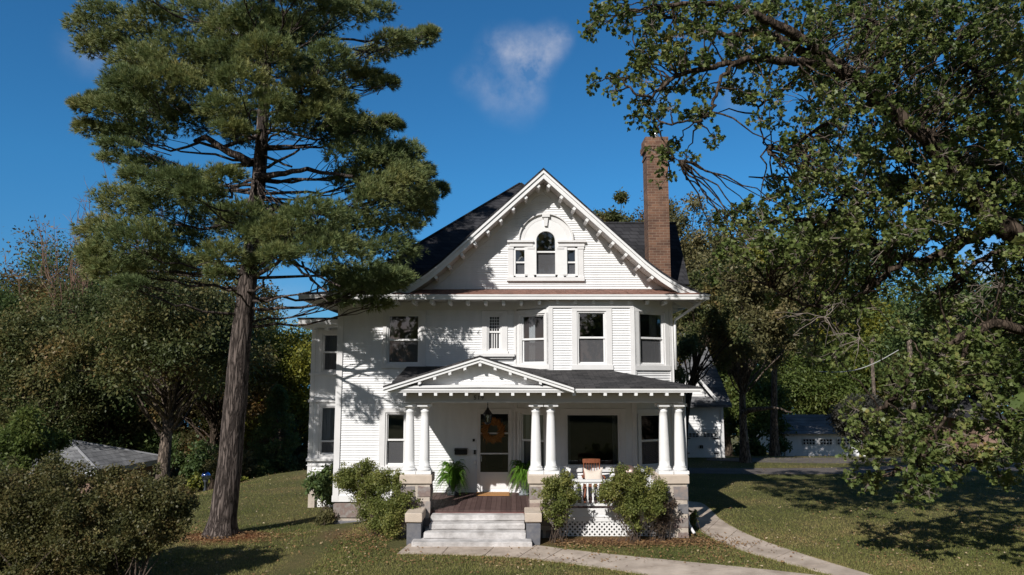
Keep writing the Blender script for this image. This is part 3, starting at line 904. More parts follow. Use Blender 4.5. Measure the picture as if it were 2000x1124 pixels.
pal = MB()
archring(pal, .60, .745, 0, .055); archring(pal, .745, .785, 0, .12)
a, b, zb, zt = rect(750, 447, 884, 478); FW.box(pal, a, b, zb, zt, 0, .07); FW.box(pal, a - .06, b + .02, zt - .04, zt + .015, 0.001, .12)
a, b, zb, zt = rect(1030, 447, 1180, 478); FW.box(pal, a, b, zb, zt, 0, .07); FW.box(pal, a - .02, b + .04, zt - .04, zt + .015, 0.001, .12)
for (x0, x1) in ((742, 772), (856, 890), (1026, 1060), (1143, 1176)):
    a, b, zb, zt = rect(x0, 480, x1, 657); FW.box(pal, a, b, zb, zt, 0, .048); FW.box(pal, a - .015, b + .015, zt - .06, zt + .001, .001, .065); FW.box(pal, a - .01, b + .01, zb - .001, zb + .06, .001, .06)
a, b, zb, zt = rect(736, 655, 1180, 676); FW.box(pal, a, b, zb, zt, 0, .10)
# keystone and its cap
a, b, zb, zt = rect(944, 312, 972, 362); pal.add([FW.pt(a + .03, zb, .11), FW.pt(b - .03, zb, .11), FW.pt(b, zt, .11), FW.pt(a, zt, .11), FW.pt(a + .03, zb, 0), FW.pt(b - .03, zb, 0), FW.pt(b, zt, 0), FW.pt(a, zt, 0)], [(0, 1, 2, 3), (0, 4, 5, 1), (1, 5, 6, 2), (2, 6, 7, 3), (3, 7, 4, 0)])
a, b, zb, zt = rect(936, 296, 980, 312); FW.box(pal, a, b, zb, zt, 0, .14)
palw = pal.build('palladian_window', TRIM, house)
# centre light: frame, sashes and panes
mb = MB(); r0 = U(1016, 443)[0] - cx
archring(mb, r0 - .02, .60, -.08, .05)
zsill = U(958, 640)[1]; zrail = U(958, 507)[1]
e_ = .60
FW.box(mb, cx - e_, cx - r0 + .02, zsill, cz, -.08, .05); FW.box(mb, cx + r0 - .02, cx + e_, zsill, cz, -.08, .05)
FW.box(mb, cx - r0 + .02, cx + r0 - .02, zsill - .05, zsill + .02, -.08, .05); FW.box(mb, cx - r0 + .02, cx + r0 - .02, zrail - .022, zrail + .022, -.07, 0)
mb.build('sash', WHITE, palw)
mb = MB(); pts = [FW.pt(u, z, -.05) for u, z in arc(cx, cz, r0)]; mb.add(pts + [FW.pt(cx + r0, zrail, -.05), FW.pt(cx - r0, zrail, -.05)], [tuple(range(len(pts) + 2))]); mb.build('pane', GLASS, palw)
mb = MB(); mb.quad(FW.pt(cx - r0, zsill, -.06), FW.pt(cx + r0, zsill, -.06), FW.pt(cx + r0, zrail, -.06), FW.pt(cx - r0, zrail, -.06)); mb.build('pane', SCREEN, palw)
for (x0, x1) in ((785, 840), (1075, 1128)):
    a, b, zb, zt = rect(x0, 497, x1, 635); zr = U(x0, 567)[1]
    m = MB(); L_, R_ = rect(772, 500, 856, 600)[:2] if x0 < 900 else rect(1060, 500, 1143, 600)[:2]
    FW.box(m, L_, a, zb - .05, zt + .05, -.08, .03); FW.box(m, b, R_, zb - .05, zt + .05, -.08, .03); FW.box(m, a, b, zt, zt + .08, -.08, .029); FW.box(m, a, b, zb - .08, zb, -.08, .029); FW.box(m, a, b, zr - .022, zr + .022, -.07, 0)
    m.build('sash', WHITE, palw)
    m = MB(); m.quad(FW.pt(a, zr, -.05), FW.pt(b, zr, -.05), FW.pt(b, zt, -.05), FW.pt(a, zt, -.05)); m.build('pane', GLASS, palw)
    m = MB(); m.quad(FW.pt(a, zb, -.06), FW.pt(b, zb, -.06), FW.pt(b, zr, -.06), FW.pt(a, zr, -.06)); m.build('pane', SCREEN, palw)
mb = MB(); mb.box(cx - 1.2, cx + 1.2, WY + 1.2, WY + 1.3, ZS + .05, 8.4); mb.build('attic_partition', INTERIOR, house)
# rusty pent strip over the front eave
mb = MB(); rs = rngh
xs_ = [apx.x - half[-1][0] + .1 + i * .12 for i in range(int(2 * half[-1][0] / .12))]
for x in xs_:
    z = ez + .012 + rs.uniform(-.006, .006); x1 = x + .119
    mb.add([(x, EY + .0, z), (x1, EY + .0, z), (x1, WY - .03, ez + .235), (x, WY - .03, ez + .235), (x, EY, z - .012), (x1, EY, z - .012)], [(0, 1, 2, 3), (4, 5, 1, 0)])
mb.build('pent_roof', RUST, house)

# chimney
chy = 20.9
ca, cb_ = P(1265.5, 420, chy).x, P(1307, 420, chy).x
czb, czt = 6.4, P(1280, 268, chy).z
mb = MB(); cd = .62
mb.box(ca, cb_, chy, chy + cd, czb, czt - .62)
z = czt - .62
for (o_, h) in ((.022, .07), (.0, .14), (.018, .05), (.036, .05)):
    mb.box(ca - o_, cb_ + o_, chy - o_, chy + cd + o_, z + .001, z + h); z += h
n = 8
for i in range(n):
    x = ca - .05 + (cb_ - ca + .1) * (i + .2) / n
    mb.box(x, x + .055, chy - .06, chy - .037, z - .09, z - .002)
    y = chy - .05 + (cd + .1) * (i + .2) / n
    mb.box(ca - .06, ca - .037, y, y + .055, z - .09, z - .002)
mb.box(ca - .065, cb_ + .065, chy - .065, chy + cd + .065, z + .001, z + .11); z += .11
mb.box(ca - .03, cb_ + .03, chy - .03, chy + cd + .03, z + .001, czt)
ch = mb.build('chimney', BRICK, house)
mb = MB(); fx = P(1280, 260, chy + .3).x
mb.lathe([(.11, 0), (.11, .14), (.09, .15), (.09, .24), (.15, .25), (.15, .27), (.05, .33), (0.01, .34)], (fx, chy + .3, czt), 14); mb.build('flue_cap', METAL, ch, True)

# left wing with flat roof
LY = 22.8
lx0, lx1 = P(610, 700, LY).x, XL - .01
FL = Fr((0, LY, 0), (1, 0, 0))
wing_ops = []
_, o = pxwin(FL, 628, 651, 671, 727, 688.5, (.1, .05, .1, .08), cur=((0, .9),)); wing_ops.append(o)
_, o = pxwin(FL, 622, 793, 666, 890, 862.5, (.1, .05, .1, .1), cur=((.02, .45),)); wing_ops.append(o)
zt_ = P(620, 642, LY).z; zb_ = P(620, 925, LY).z
mb = MB(); siding(mb, FL, lx0 + .09, lx1, zb_, zt_, wing_ops); mb.build('wing_wall', SIDING, house)
FLl = Fr((lx0, 27.5, 0), (0, -1, 0)); mb = MB(); siding(mb, FLl, 0, 27.5 - LY - .08, zb_, zt_); mb.build('wing_wall', SIDING, house)
mb = MB()
FL.box(mb, lx0 - .03, lx0 + .1, zb_, zt_, -.06, .035)
for py, h, d in ((729, .07, .09), (781, .08, .09), (895, .08, .12), (908, .03, .05)):
    z = FL.uz(620, py)[1]; FL.box(mb, lx0 - .06, lx1, z - h, z, .0, d)
FL.box(mb, lx0 - .02, lx1, zb_ - .12, zb_, 0, .045)
mb.build('belt_board', TRIM, house)
er = P(583, 622, LY - .55); erz2 = P(583, 636, LY - .55).z
mb = MB(); mb.box(er.x, XL - .005, LY - .55, 27.8, erz2 + .03, er.z - .03); mb.box(er.x + .05, XL - .005, LY - .45, 27.7, erz2 - .05, erz2 + .029); mb.build('wing_cornice', WHITE, house)
mb = MB(); mb.box(er.x - .03, XL - .003, LY - .58, 27.83, er.z - .029, er.z + .02); mb.build('wing_roof', SHINGLE, house)
for px in (612, 639, 664):
    x = P(px, 640, LY - .3).x; mb = MB(); mb.box(x - .05, x + .05, LY - .42, LY - .02, erz2 - .13, erz2 - .052); mb.build('eave_bracket', WHITE, house)


def lattice(F, u0, u1, z0, z1, name='lattice_panel', pitch=.115, w=.04, d=0.0):
    mb = MB(); W, H = u1 - u0, z1 - z0
    for k, sg in ((0, 1), (1, -1)):
        t = -H if sg > 0 else 0
        while t < (W if sg > 0 else W + H):
            # line u = t + sg*s, z = s, s in 0..H, clipped in u
            s0, s1 = 0.0, H
            if sg > 0: s0 = max(0, -t); s1 = min(H, W - t)
            else: s0 = max(0, t - W); s1 = min(H, t)
            if s1 - s0 > .02:
                a = Vector((t + sg * s0, s0)); b = Vector((t + sg * s1, s1)); n_ = Vector((-(b - a).y, (b - a).x)).normalized() * (w / 2)
                dd = d + .008 * k
                q = [a - n_, b - n_, b + n_, a + n_]
                mb.add([F.pt(u0 + p.x, z0 + p.y, dd + .006) for p in q] + [F.pt(u0 + p.x, z0 + p.y, dd) for p in q], [(0, 1, 2, 3), (0, 4, 5, 1), (2, 6, 7, 3)])
            t += pitch
    F.box(mb, u0 - .05, u0, z0 - .05, z1 + .05, d - .01, d + .03); F.box(mb, u1, u1 + .05, z0 - .05, z1 + .05, d - .01, d + .03)
    F.box(mb, u0, u1, z1, z1 + .05, d - .01, d + .029); F.box(mb, u0, u1, z0 - .05, z0, d - .01, d + .029)
    return mb.build(name, WHITE, house)


lattice(FL, lx0 + .25, lx1 - .02, -.35, zb_ - .2, d=-.1)
mb = MB(); mb.box(lx0 + .02, lx0 + .22, LY - .02, LY + .2, -.8, zb_ - .12); mb.build('pier', MORTAR, house)

# ---------------------------------------------------------------- porch
PF = 17.37          # front edge of the deck
mb = MB(); x = -2.62; k = 0
while x < 4.2:
    mb.box(x, x + .118, PF, WY + .5, FLOOR - .04, FLOOR, rngh.random()); x += .124
mb.build('porch_floor', DECK, house)
mb = MB(); mb.box(-2.6, 4.15, PF + .012, PF + .06, FLOOR - .2, FLOOR - .041); mb.build('rim_board', RUSTBOARD, house)
mb = MB(); mb.box(-2.5, 4.1, PF + .7, PF + .8, -.1, FLOOR - .21); mb.build('porch_base', BLACK, house)
# piers, caps, columns
PY0, PY1 = 17.15, 17.85
pr = []
for (xa, xb) in ((780, 843), (1031, 1093), (1283, 1346)):
    a, b = P(xa, 937, PY0).x, P(xb, 937, PY0).x
    z1 = P(xa, 928.5, PY0).z; z0 = P(xa, 946, PY0).z
    m = MB(); m.box(a + .045, b - .045, PY0 + .045, PY1 - .045, -.3, z0); pier = m.build('pier', MORTAR, house)
    m = MB(); stones(m, a + .035, b - .035, PY0 + .035, PY1 - .035, -.15, z0 - .01, rngh, 4, 2, .075); m.build('pier_stones', STONE, pier)
    m = MB(); m.bevbox(a, b, PY0, PY1, z0, z1, .015, rng=rngh, jit=.004); m.build('pier_cap', CAPSTONE, pier)
    pr.append((a, b, z1))
czc = 17.45
ctop = P(800, 788, czc).z
for px, i in ((800, 0), (829.5, 0), (1046.5, 1), (1076, 1), (1296.5, 2), (1326.5, 2)):
    x = P(px, 860, czc).x; zb = pr[i][2]
    h = ctop - zb
    shaft = [(.135, .17), (.128, .2)] + [(.125 - .034 * (t ** 1.6), .2 + (h - .42) * t) for t in np.linspace(0, 1, 12)] + [(.105, h - .20), (.108, h - .18), (.092, h - .16), (.092, h - .12)]
    m = MB(); m.lathe(shaft, (x, czc, zb), 28); col = m.build('column', WHITE, house, True)
    m = MB(); m.lathe([(.15, .075), (.168, .09), (.168, .12), (.15, .135), (.146, .15), (.15, .155), (.15, .165), (.136, .172)], (x, czc, zb), 28); m.build('column_base', WHITE, col, True)
    m = MB(); m.box(x - .175, x + .175, czc - .175, czc + .175, zb + .001, zb + .075); m.build('plinth', WHITE, col)
    m = MB(); m.lathe([(.095, h - .125), (.12, h - .1), (.135, h - .072)], (x, czc, zb), 28); m.box(x - .17, x + .17, czc - .17, czc + .17, zb + h - .0715, zb + h - .001); m.build('capital', WHITE, col)
# beam, number, ceiling
bx0, bx1 = P(793, 780, 17.2).x, P(1333, 780, 17.2).x
zbm = P(1000, 787, 17.2).z; zbt = P(1000, 771, 17.2).z + .06
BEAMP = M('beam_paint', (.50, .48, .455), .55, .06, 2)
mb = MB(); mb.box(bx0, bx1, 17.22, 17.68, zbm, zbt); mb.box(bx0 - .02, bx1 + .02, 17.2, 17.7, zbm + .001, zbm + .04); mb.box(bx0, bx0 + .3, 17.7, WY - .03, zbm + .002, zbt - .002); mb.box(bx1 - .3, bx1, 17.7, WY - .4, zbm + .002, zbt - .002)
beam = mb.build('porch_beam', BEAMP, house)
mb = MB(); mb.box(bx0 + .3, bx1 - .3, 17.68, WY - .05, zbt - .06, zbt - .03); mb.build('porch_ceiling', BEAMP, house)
mb = MB(); FW.box(mb, bx0 + .31, A0 - .0, zbt - .3, zbt - .061, .03, .06); FBL.box(mb, .02, LBL, zbt - .3, zbt - .061, .03, .06); FBF.box(mb, 0, LBF, zbt - .3, zbt - .061, .036, .065); mb.build('ceiling_board', TRIM, house)
cu = bpy.data.curves.new('house_number', 'FONT'); cu.body = '519'; cu.size = .165; cu.extrude = .008; cu.space_character = 1.25
to = bpy.data.objects.new('tmp', cu); COL.objects.link(to)
dg = bpy.context.evaluated_depsgraph_get()
me = bpy.data.meshes.new_from_object(to.evaluated_get(dg))
bpy.data.objects.remove(to)
v = np.empty(len(me.vertices) * 3, np.float32); me.vertices.foreach_get('co', v); v = v.reshape(-1, 3)
p0 = P(925, 781, 17.2); wpx = (P(944, 781, 17.2).x - p0.x) / (v[:, 0].max() - v[:, 0].min())
mb = MB(); mb.add([(p0.x + q[0] * wpx, 17.205 - q[2] - .008, p0.z + q[1] * wpx) for q in v], [tuple(pl.vertices) for pl in me.polygons]); mb.build('house_number', BLACK, beam)
bpy.data.meshes.remove(me)

# porch roof
RY = 16.9
ex_l, ex_r = P(757, 760, RY).x, P(1368, 760, RY).x
zf = P(1200, 757, RY).z; zfb = P(1200, 767, RY).z
ht = P(1155, 719, BYF)
WT = WY - .03
mb = MB()
vs = [(ex_l, RY - .03, zf), (ex_r + .03, RY - .03, zf), (ht.x, WT, ht.z + .05), (ex_l, WT, ht.z + .05), (ex_r + .03, WT, zf), (ex_l, RY - .03, zf - .03), (ex_r + .03, RY - .03, zf - .03), (ex_r + .03, WT, zf - .03)]
mb.add(vs, [(0, 1, 2, 3), (1, 4, 2), (5, 6, 1, 0), (6, 7, 4, 1)])
proof = mb.build('porch_roof', PSHINGLE, house)
mb = MB()
mb.box(ex_l, ex_r, RY, RY + .03, zfb, zf - .031); mb.box(ex_l - .02, ex_r + .02, RY - .026, RY - .001, zf - .075, zf - .032)
mb.box(ex_r - .03, ex_r, RY + .031, WY - .4, zfb, zf - .031); mb.box(ex_l, ex_l + .03, RY + .031, WY - .06, zfb, zf - .031)
mb.build('porch_fascia', WHITE, house)
mb = MB(); mb.box(ex_l + .03, ex_r - .031, RY + .031, 17.215, zfb + .03, zfb + .05); mb.box(bx1 + .001, ex_r - .031, 17.216, WY - .4, zfb + .031, zfb + .051); mb.box(ex_l + .031, bx0 - .001, 17.216, WY - .06, zfb + .031, zfb + .051); mb.build('porch_soffit', BEAMP, house)
for i in range(19):
    px = 791 + i * 30.05
    if px > 1340: break
    x = P(px, 769, RY + .06).x
    m = MB(); m.box(x - .036, x + .036, RY + .012, 17.2, zfb - .075, zfb - .002); m.build('eave_bracket', WHITE, house)
# porch gable
GY = 16.8
ga = P(937.5, 696, GY); gl = P(748, 755.5, GY); gr_ = P(1121, 755.5, GY)
tp = [(gl.x, gl.z), (ga.x, ga.z), (gr_.x, gr_.z)]
dn = lambda d, t=tp: [(x, z - d) for x, z in t]
mb = MB(); mb.ribbon(dn(-.02), dn(.03), GY, WT); mb.build('porch_gable_roof', PSHINGLE, house)
mb = MB(); mb.ribbon(dn(.031), dn(.075), GY - .03, GY); mb.ribbon(dn(.0755), dn(.145), GY + .001, GY + .03)
mb.build('porch_bargeboard', WHITE, house)
sl = (ga.z - gl.z) / (ga.x - gl.x)
mb = MB(); t2 = [(gl.x + .42, gl.z + .42 * sl), (ga.x, ga.z), (gr_.x - .42, gr_.z + .42 * sl)]
mb.ribbon(dn(.130, t2), dn(.144, t2), GY + .031, 17.12); mb.build('porch_gable_soffit', SHADED_SOFFIT, house)
for sgn, n in ((-1, 5), (1, 5)):
    for i in range(n):
        if sgn > 0 and i == 0: continue
        x = ga.x + sgn * i * .352; z = ga.z - sl * abs(x - ga.x) - .146
        m = MB(); g = -sl * sgn if i else 0
        vs = []
        for yy in (GY + .012, 17.1):
            for a, b in ((-.032, -.068), (.032, -.068), (.032, -.002), (-.032, -.002)): vs.append((x + a, yy, z + b + g * a - (.02 if not i else 0)))
        m.add(vs, [(0, 1, 2, 3), (7, 6, 5, 4), (0, 4, 5, 1), (1, 5, 6, 2), (2, 6, 7, 3), (3, 7, 4, 0)]); m.build('rake_bracket', WHITE, house)
FT = Fr((0, 17.12, 0), (1, 0, 0))
tz0 = zf
mb = MB(); siding(mb, FT, lambda z: ga.x - (ga.z - .14 - z) / sl, lambda z: ga.x + (ga.z - .14 - z) / sl, tz0, ga.z - .15); mb.build('porch_gable_wall', SIDING, house)
mb = MB(); mb.ribbon([(gl.x + .02, zf + .02), (ga.x, zf + .075), (gr_.x - .02, zf + .02)], [(gl.x + .02, zf - .02), (ga.x, zf + .001), (gr_.x - .02, zf - .02)], RY - .035, 17.33); mb.build('porch_cornice', WHITE, house)

# steps, cheek walls
mb = MB()
def step(xa, xb, y, z, py):
    a, b = P(xa, py, y).x, P(xb, py, y).x
    mb.bevbox(a, b, y, PF + .005, -.06 if z < .2 else z - .13, z, .018, rng=rngh, jit=.008)
step(804, 1039.5, 16.2, .135, 1060); step(827, 1027, 16.5, .265, 1045); step(838, 1025, 16.78, .40, 1027); step(841, 1024, 17.06, .53, 1010)
mb.build('porch_steps', CONCRETE, house)
for xa, xb, xc in ((791, 824, .5), (1025, 1058, .5)):
    y0 = 16.45
    a, b = P(xa, 1010, y0).x, P(xb, 1010, y0).x
    zt = P(xa, 1003, y0).z; zb = P(xa, 1021, y0).z
    m = MB(); m.box(a + .05, b - .05, y0 + .06, PY0 + .03, -.1, zb); cw = m.build('step_wall', MORTAR, house)
    m = MB(); stones(m, a + .03, b - .03, y0 + .035, PY0 + .02, -.08, zb - .004, rngh, 1, 1, .03); m.build('step_wall_stones', STONE, cw)
    m = MB(); m.bevbox(a, b, y0, PY0 + .034, zb, zt, .015, rng=rngh, jit=.004); m.build('step_wall_cap', CAPSTONE, cw)
# balustrade, skirt, lattice
RLY = 17.5
ra, rb_ = pr[1][1] - .02, pr[2][0] + .02
zr1 = P(1150, 937, RLY).z
FRL = Fr((0, RLY, 0), (1, 0, 0))
m = MB(); FRL.box(m, ra, rb_, zr1 - .05, zr1, -.05, .05); FRL.box(m, ra, rb_, zr1 - .09, zr1 - .051, -.025, .025); FRL.box(m, ra, rb_, FLOOR + .08, FLOOR + .13, -.03, .03)
bal = m.build('balustrade', WHITE, house)
n = 18
for i in range(n):
    u = ra + (rb_ - ra) * (i + .5) / n; zb, h = FLOOR + .13, zr1 - .09 - FLOOR - .13
    m = MB(); m.lathe([(.028, 0), (.028, h * .14), (.015, h * .18), (.026, h * .42), (.015, h * .70), (.02, h * .8), (.028, h * .84), (.028, h)], (u, RLY, zb), 8); m.build('baluster', WHITE, bal, True)
FSK = Fr((0, PF + .015, 0), (1, 0, 0))
z1, z0 = P(1150, 995, PF).z, P(1150, 1015, PF).z
m = MB(); FSK.box(m, ra, rb_, z0, z1 + .02, 0, .03); FSK.box(m, ra, rb_, z0 + .06, z0 + .075, .03, .045); m.build('skirt_board', WHITE, house)
lattice(FSK, P(1095, 1030, PF).x, P(1286, 1030, PF).x, P(1150, 1050, PF).z, P(1150, 1019, PF).z, d=0)

# front door
mb = MB()
FW.box(mb, du0 - .02, du0 + .07, FLOOR, dzt, -.10, .05); FW.box(mb, du1 - .07, du1 + .02, FLOOR, dzt, -.10, .05); FW.box(mb, du0 - .02, du1 + .02, dzt, dzt + .1, -.10, .055); FW.box(mb, du0, du1, FLOOR, FLOOR + .03, -.1, .08)
door = mb.build('front_door', TRIM, house)
ia, ib = du0 + .07, du1 - .07
g0, _ = FW.uz(938, 850); g1, _ = FW.uz(992.5, 850)
zz = [FW.uz(960, y)[1] for y in (809, 845.2, 848.2, 885, 887.6, 922.5)]
m = MB()
FW.box(m, ia, g0, FLOOR + .03, dzt, -.03, .02); FW.box(m, g1, ib, FLOOR + .03, dzt, -.03, .02)
FW.box(m, g0, g1, zz[0], dzt, -.03, .02); FW.box(m, g0, g1, zz[2], zz[1], -.03, .02); FW.box(m, g0, g1, zz[4], zz[3], -.03, .02); FW.box(m, g0, g1, FLOOR + .03, zz[5], -.03, .02)
FW.box(m, g0 + .05, g1 - .05, FLOOR + .1, zz[5] - .08, .0205, .027)
sd = m.build('storm_door', WHITE, door)
for a, b in ((1, 0), (3, 2), (5, 4)):
    m = MB(); m.quad(FW.pt(g0, zz[a], -.005), FW.pt(g1, zz[a], -.005), FW.pt(g1, zz[b], -.005), FW.pt(g0, zz[b], -.005)); m.build('pane', DARKGLASS, sd)
m = MB()
FW.box(m, ia, ia + .16, FLOOR + .03, dzt, -.09, -.05); FW.box(m, ib - .16, ib, FLOOR + .03, dzt, -.09, -.05); FW.box(m, ia + .16, ib - .16, FLOOR + .03, zz[5] + .12, -.09, -.05); FW.box(m, ia + .16, ib - .16, zz[0] - .12, dzt, -.09, -.05)
m.build('inner_door', DOORWOOD, door)
m = MB(); m.tube([FW.pt(ia + .03, 1.42, .02), FW.pt(ia + .03, 1.42, .07), FW.pt(ia + .03, 1.55, .07), FW.pt(ia + .03, 1.55, .02)], .012, 8); m.build('door_handle', METAL, door)
for px, py, w, h, mt in ((925.5, 860, .06, .07, BLACK), (926.5, 863.5, .03, .05, WHITE), (927.5, 883, .055, .11, BLACK), (927, 903, .07, .11, TRIM)):
    u, z = FW.uz(px, py); m = MB(); F_ = FW; F_.box(m, u - w / 2, u + w / 2, z - h / 2, z + h / 2, .024, .055); m.build('doorbell' if mt is BLACK else 'switch_plate', mt, house)
# lower downspout at the right hand pier
xd = pr[2][1]
m = MB(); m.tube([(xd + .04, 17.6, 3.4), (xd + .04, 17.6, .35), (xd + .06, 17.55, .22), (xd + .12, 17.3, .08)], .035, 8); m.build('downspout', TRIM, house, True)

# ---------------------------------------------------------------- porch furniture and hanging things
def fern(cx, cy, z, label, seed, urnmat, h_urn=.42, R=.54):
    rg = np.random.default_rng(seed)
    r = thing('potted_fern', label, 'fern', (cx, cy, z), 'ferns in urns by the door')
    m = MB(); m.box(cx - .13, cx + .13, cy - .13, cy + .13, z, z + .05)
    m.lathe([(.12, .05), (.11, .08), (.05, .12), (.05, .16), (.10, .22), (.16, .32), (.175, .40), (.20, h_urn), (.15, h_urn + .001), (.13, h_urn - .03)], (cx, cy, z), 20)
    m.build('urn', urnmat, r, True)
    P_, L_, N_, ln, wd, rn = [], [], [], [], [], []
    for k in range(105):
        a = rg.uniform(0, 2 * math.pi); el = rg.uniform(.15, 1.0)
        rr = R * rg.uniform(.65, 1.05); up = .62 * el + .05
        d = np.array([math.cos(a), math.sin(a), 0]); side = np.array([-d[1], d[0], 0]); q = rg.random()
        n = 26
        for i in range(2, n):
            t = i / n
            p = np.array([cx, cy, z + h_urn]) + d * (rr * (t ** .9) * (1.15 - .35 * el)) + np.array([0, 0, up * math.sin(min(t * 1.9, math.pi * .62)) - (.62 - .3 * el) * t * t * 1.05])
            for s in (-1, 1):
                P_.append(p); L_.append(side * s + d * .35 + np.array([0, 0, -.25])); N_.append(np.array([0, 0, 1]) + d * .3)
                ln.append(.085 * math.sin(math.pi * (t * .85 + .12))); wd.append(.05); rn.append(q * .6 + rg.random() * .4)
    v, f, q = leaves(QUADLEAF, np.array(P_), np.array(L_), np.array(N_), np.array(ln), np.array(wd), np.array(rn))
    npmesh('fronds', v, f, q, FERN, r)


fy = 19.55
fern(P(884, 967, fy).x, fy, FLOOR, 'large arching green fern in a dark urn left of the front door under the mailbox', 1, URN)
fern(P(1023, 967, fy + .05).x, fy + .05, FLOOR, 'green fern in a grey urn right of the front door, half behind the middle columns', 2, URNLIGHT)

# wheat wreath on the door
rg = np.random.default_rng(7)
wc = P(963, 841, 19.92); n = 900
a = rg.uniform(0, 2 * math.pi, n); rr = .20 + rg.normal(0, .035, n)
pos = np.stack([wc.x + np.cos(a) * rr, np.full(n, wc.y) + rg.uniform(-.05, .02, n), wc.z + np.sin(a) * rr], 1)
Ld = np.stack([np.cos(a) * .8 - np.sin(a) * 1.1, rg.uniform(-.5, .1, n), np.sin(a) * .8 + np.cos(a) * 1.1], 1) + rg.normal(0, .3, (n, 3))
v, f, q = leaves(QUADLEAF, pos, Ld, np.tile([[0, -1.0, 0.2]], (n, 1)), rg.uniform(.09, .17, n), .035, rg.random(n))
tag(npmesh('wreath', v, f, q, WHEAT, loc=(wc.x, wc.y, wc.z)), 'round orange brown dried wheat wreath hanging on the front door', 'wreath')

# lantern
lc = P(952.5, 815, 18.3)
lan = thing('porch_lantern', 'black hexagonal glass lantern hanging on a chain before the door', 'lantern', (lc.x, lc.y, lc.z))
m = MB(); zt = zbt - .06
m.tube([(lc.x, lc.y, lc.z + .24), (lc.x, lc.y, zt)], .008, 6)
for i in range(7): m.lathe([(.006, -.02), (.018, 0), (.006, .02)], (lc.x, lc.y, lc.z + .27 + i * (zt - lc.z - .28) / 7), 8)
m.build('chain', BLACK, lan)
m = MB(); m.lathe([(.115, .06), (.12, .075), (.07, .15), (.03, .2), (.035, .22), (.012, .245)], (lc.x, lc.y, lc.z), 6); m.lathe([(.02, -.19), (.06, -.165), (.085, -.14), (.085, -.125)], (lc.x, lc.y, lc.z), 6)
for k in range(6):
    a_ = 2 * math.pi * k / 6
    m.tube([(lc.x + .082 * math.cos(a_), lc.y + .082 * math.sin(a_), lc.z - .125), (lc.x + .108 * math.cos(a_), lc.y + .108 * math.sin(a_), lc.z + .06)], .007, 5)
m.build('cage', BLACK, lan)
m = MB(); m.lathe([(.079, -.124), (.104, .058)], (lc.x, lc.y, lc.z), 6); m.build('glass', GLASS, lan)
m = MB(); m.lathe([(.012, -.12), (.012, -.02), (.03, 0), (.034, .03), (.015, .055)], (lc.x, lc.y, lc.z), 10); m.build('bulb', WHITE, lan, True)
# mailbox
u0, z0 = FW.uz(888.5, 887.5); u1, z1 = FW.uz(913, 876)
mbx = thing('mailbox', 'black wall mailbox with slanted lid beside the front door', 'mailbox', FW.pt((u0 + u1) / 2, z0, .03))
m = MB(); m.add([FW.pt(u0, z0, .03), FW.pt(u1, z0, .03), FW.pt(u1, z1, .03), FW.pt(u0, z1, .03), FW.pt(u0, z0, .13), FW.pt(u1, z0, .13), FW.pt(u1, z1 - .03, .13), FW.pt(u0, z1 - .03, .13)], [(3, 2, 1, 0), (4, 5, 6, 7), (0, 1, 5, 4), (1, 2, 6, 5), (2, 3, 7, 6), (3, 0, 4, 7)]); m.build('box', BLACK, mbx)
m = MB(); m.add([FW.pt(u0 - .008, z1 + .005, .028), FW.pt(u1 + .008, z1 + .005, .028), FW.pt(u1 + .008, z1 - .02, .142), FW.pt(u0 - .008, z1 - .02, .142), FW.pt(u0 - .008, z1 - .05, .142), FW.pt(u1 + .008, z1 - .05, .142)], [(0, 3, 2, 1), (3, 4, 5, 2)]); m.build('lid', BLACK, mbx)
# door mat
ma, mz = P(931, 967, 19.3), FLOOR
x0, x1 = P(930, 966, 19.42).x, P(995, 966, 19.42).x
m = MB(); m.bevbox(x0, x1, 19.38, 19.9, FLOOR + .002, FLOOR + .024, .005); tag(m.build('doormat', COIR), 'tan coir doormat on the dark porch boards before the door', 'doormat')

# rocking chair with spindle back
kx, ky = P(1158, 920, 18.45).x, 18.45
kz = FLOOR
rc = thing('rocking_chair', 'red brown wooden spindle back rocking chair behind the porch railing', 'chair', (kx, ky, kz))
topz = P(1158, 898, ky + .1).z; botz = P(1158, 906.5, ky + .1).z
w = P(1175, 900, ky + .1).x - P(1140.5, 900, ky + .1).x
m = MB(); m.bevbox(kx - .26, kx + .26, ky - .25, ky + .24, kz + .40, kz + .435, .012); m.build('seat', CHAIRWOOD, rc)
m = MB(); n = 9; vs = []
for i in range(n):
    t = i / (n - 1) * 2 - 1; yy = ky + .30 - .05 * (1 - t * t) + .05
    zt = topz - .012 * t * t
    vs += [(kx + t * w / 2, yy - .02, botz), (kx + t * w / 2, yy + .02, botz), (kx + t * w / 2, yy + .02, zt), (kx + t * w / 2, yy - .02, zt)]
fs = []
for i in range(n - 1):
    for j in range(4): fs.append((4 * i + j, 4 * i + (j + 1) % 4, 4 * i + 4 + (j + 1) % 4, 4 * i + 4 + j))
fs += [(3, 2, 1, 0), tuple(4 * (n - 1) + j for j in range(4))]
m.add(vs, fs); m.build('crest_rail', CHAIRWOOD, rc)
for i in range(7):
    t = (i / 6 * 2 - 1) * .9; q = .016 if i in (0, 6) else .010
    m = MB(); m.tube([(kx + t * .22, ky + .20, kz + .43), (kx + t * .22, ky + .25, kz + .6), (kx + t * w / 2, ky + .30, botz + .01)], [q * .8, q * 1.3, q * .7], 8); m.build('spindle', CHAIRWOOD, rc, True)
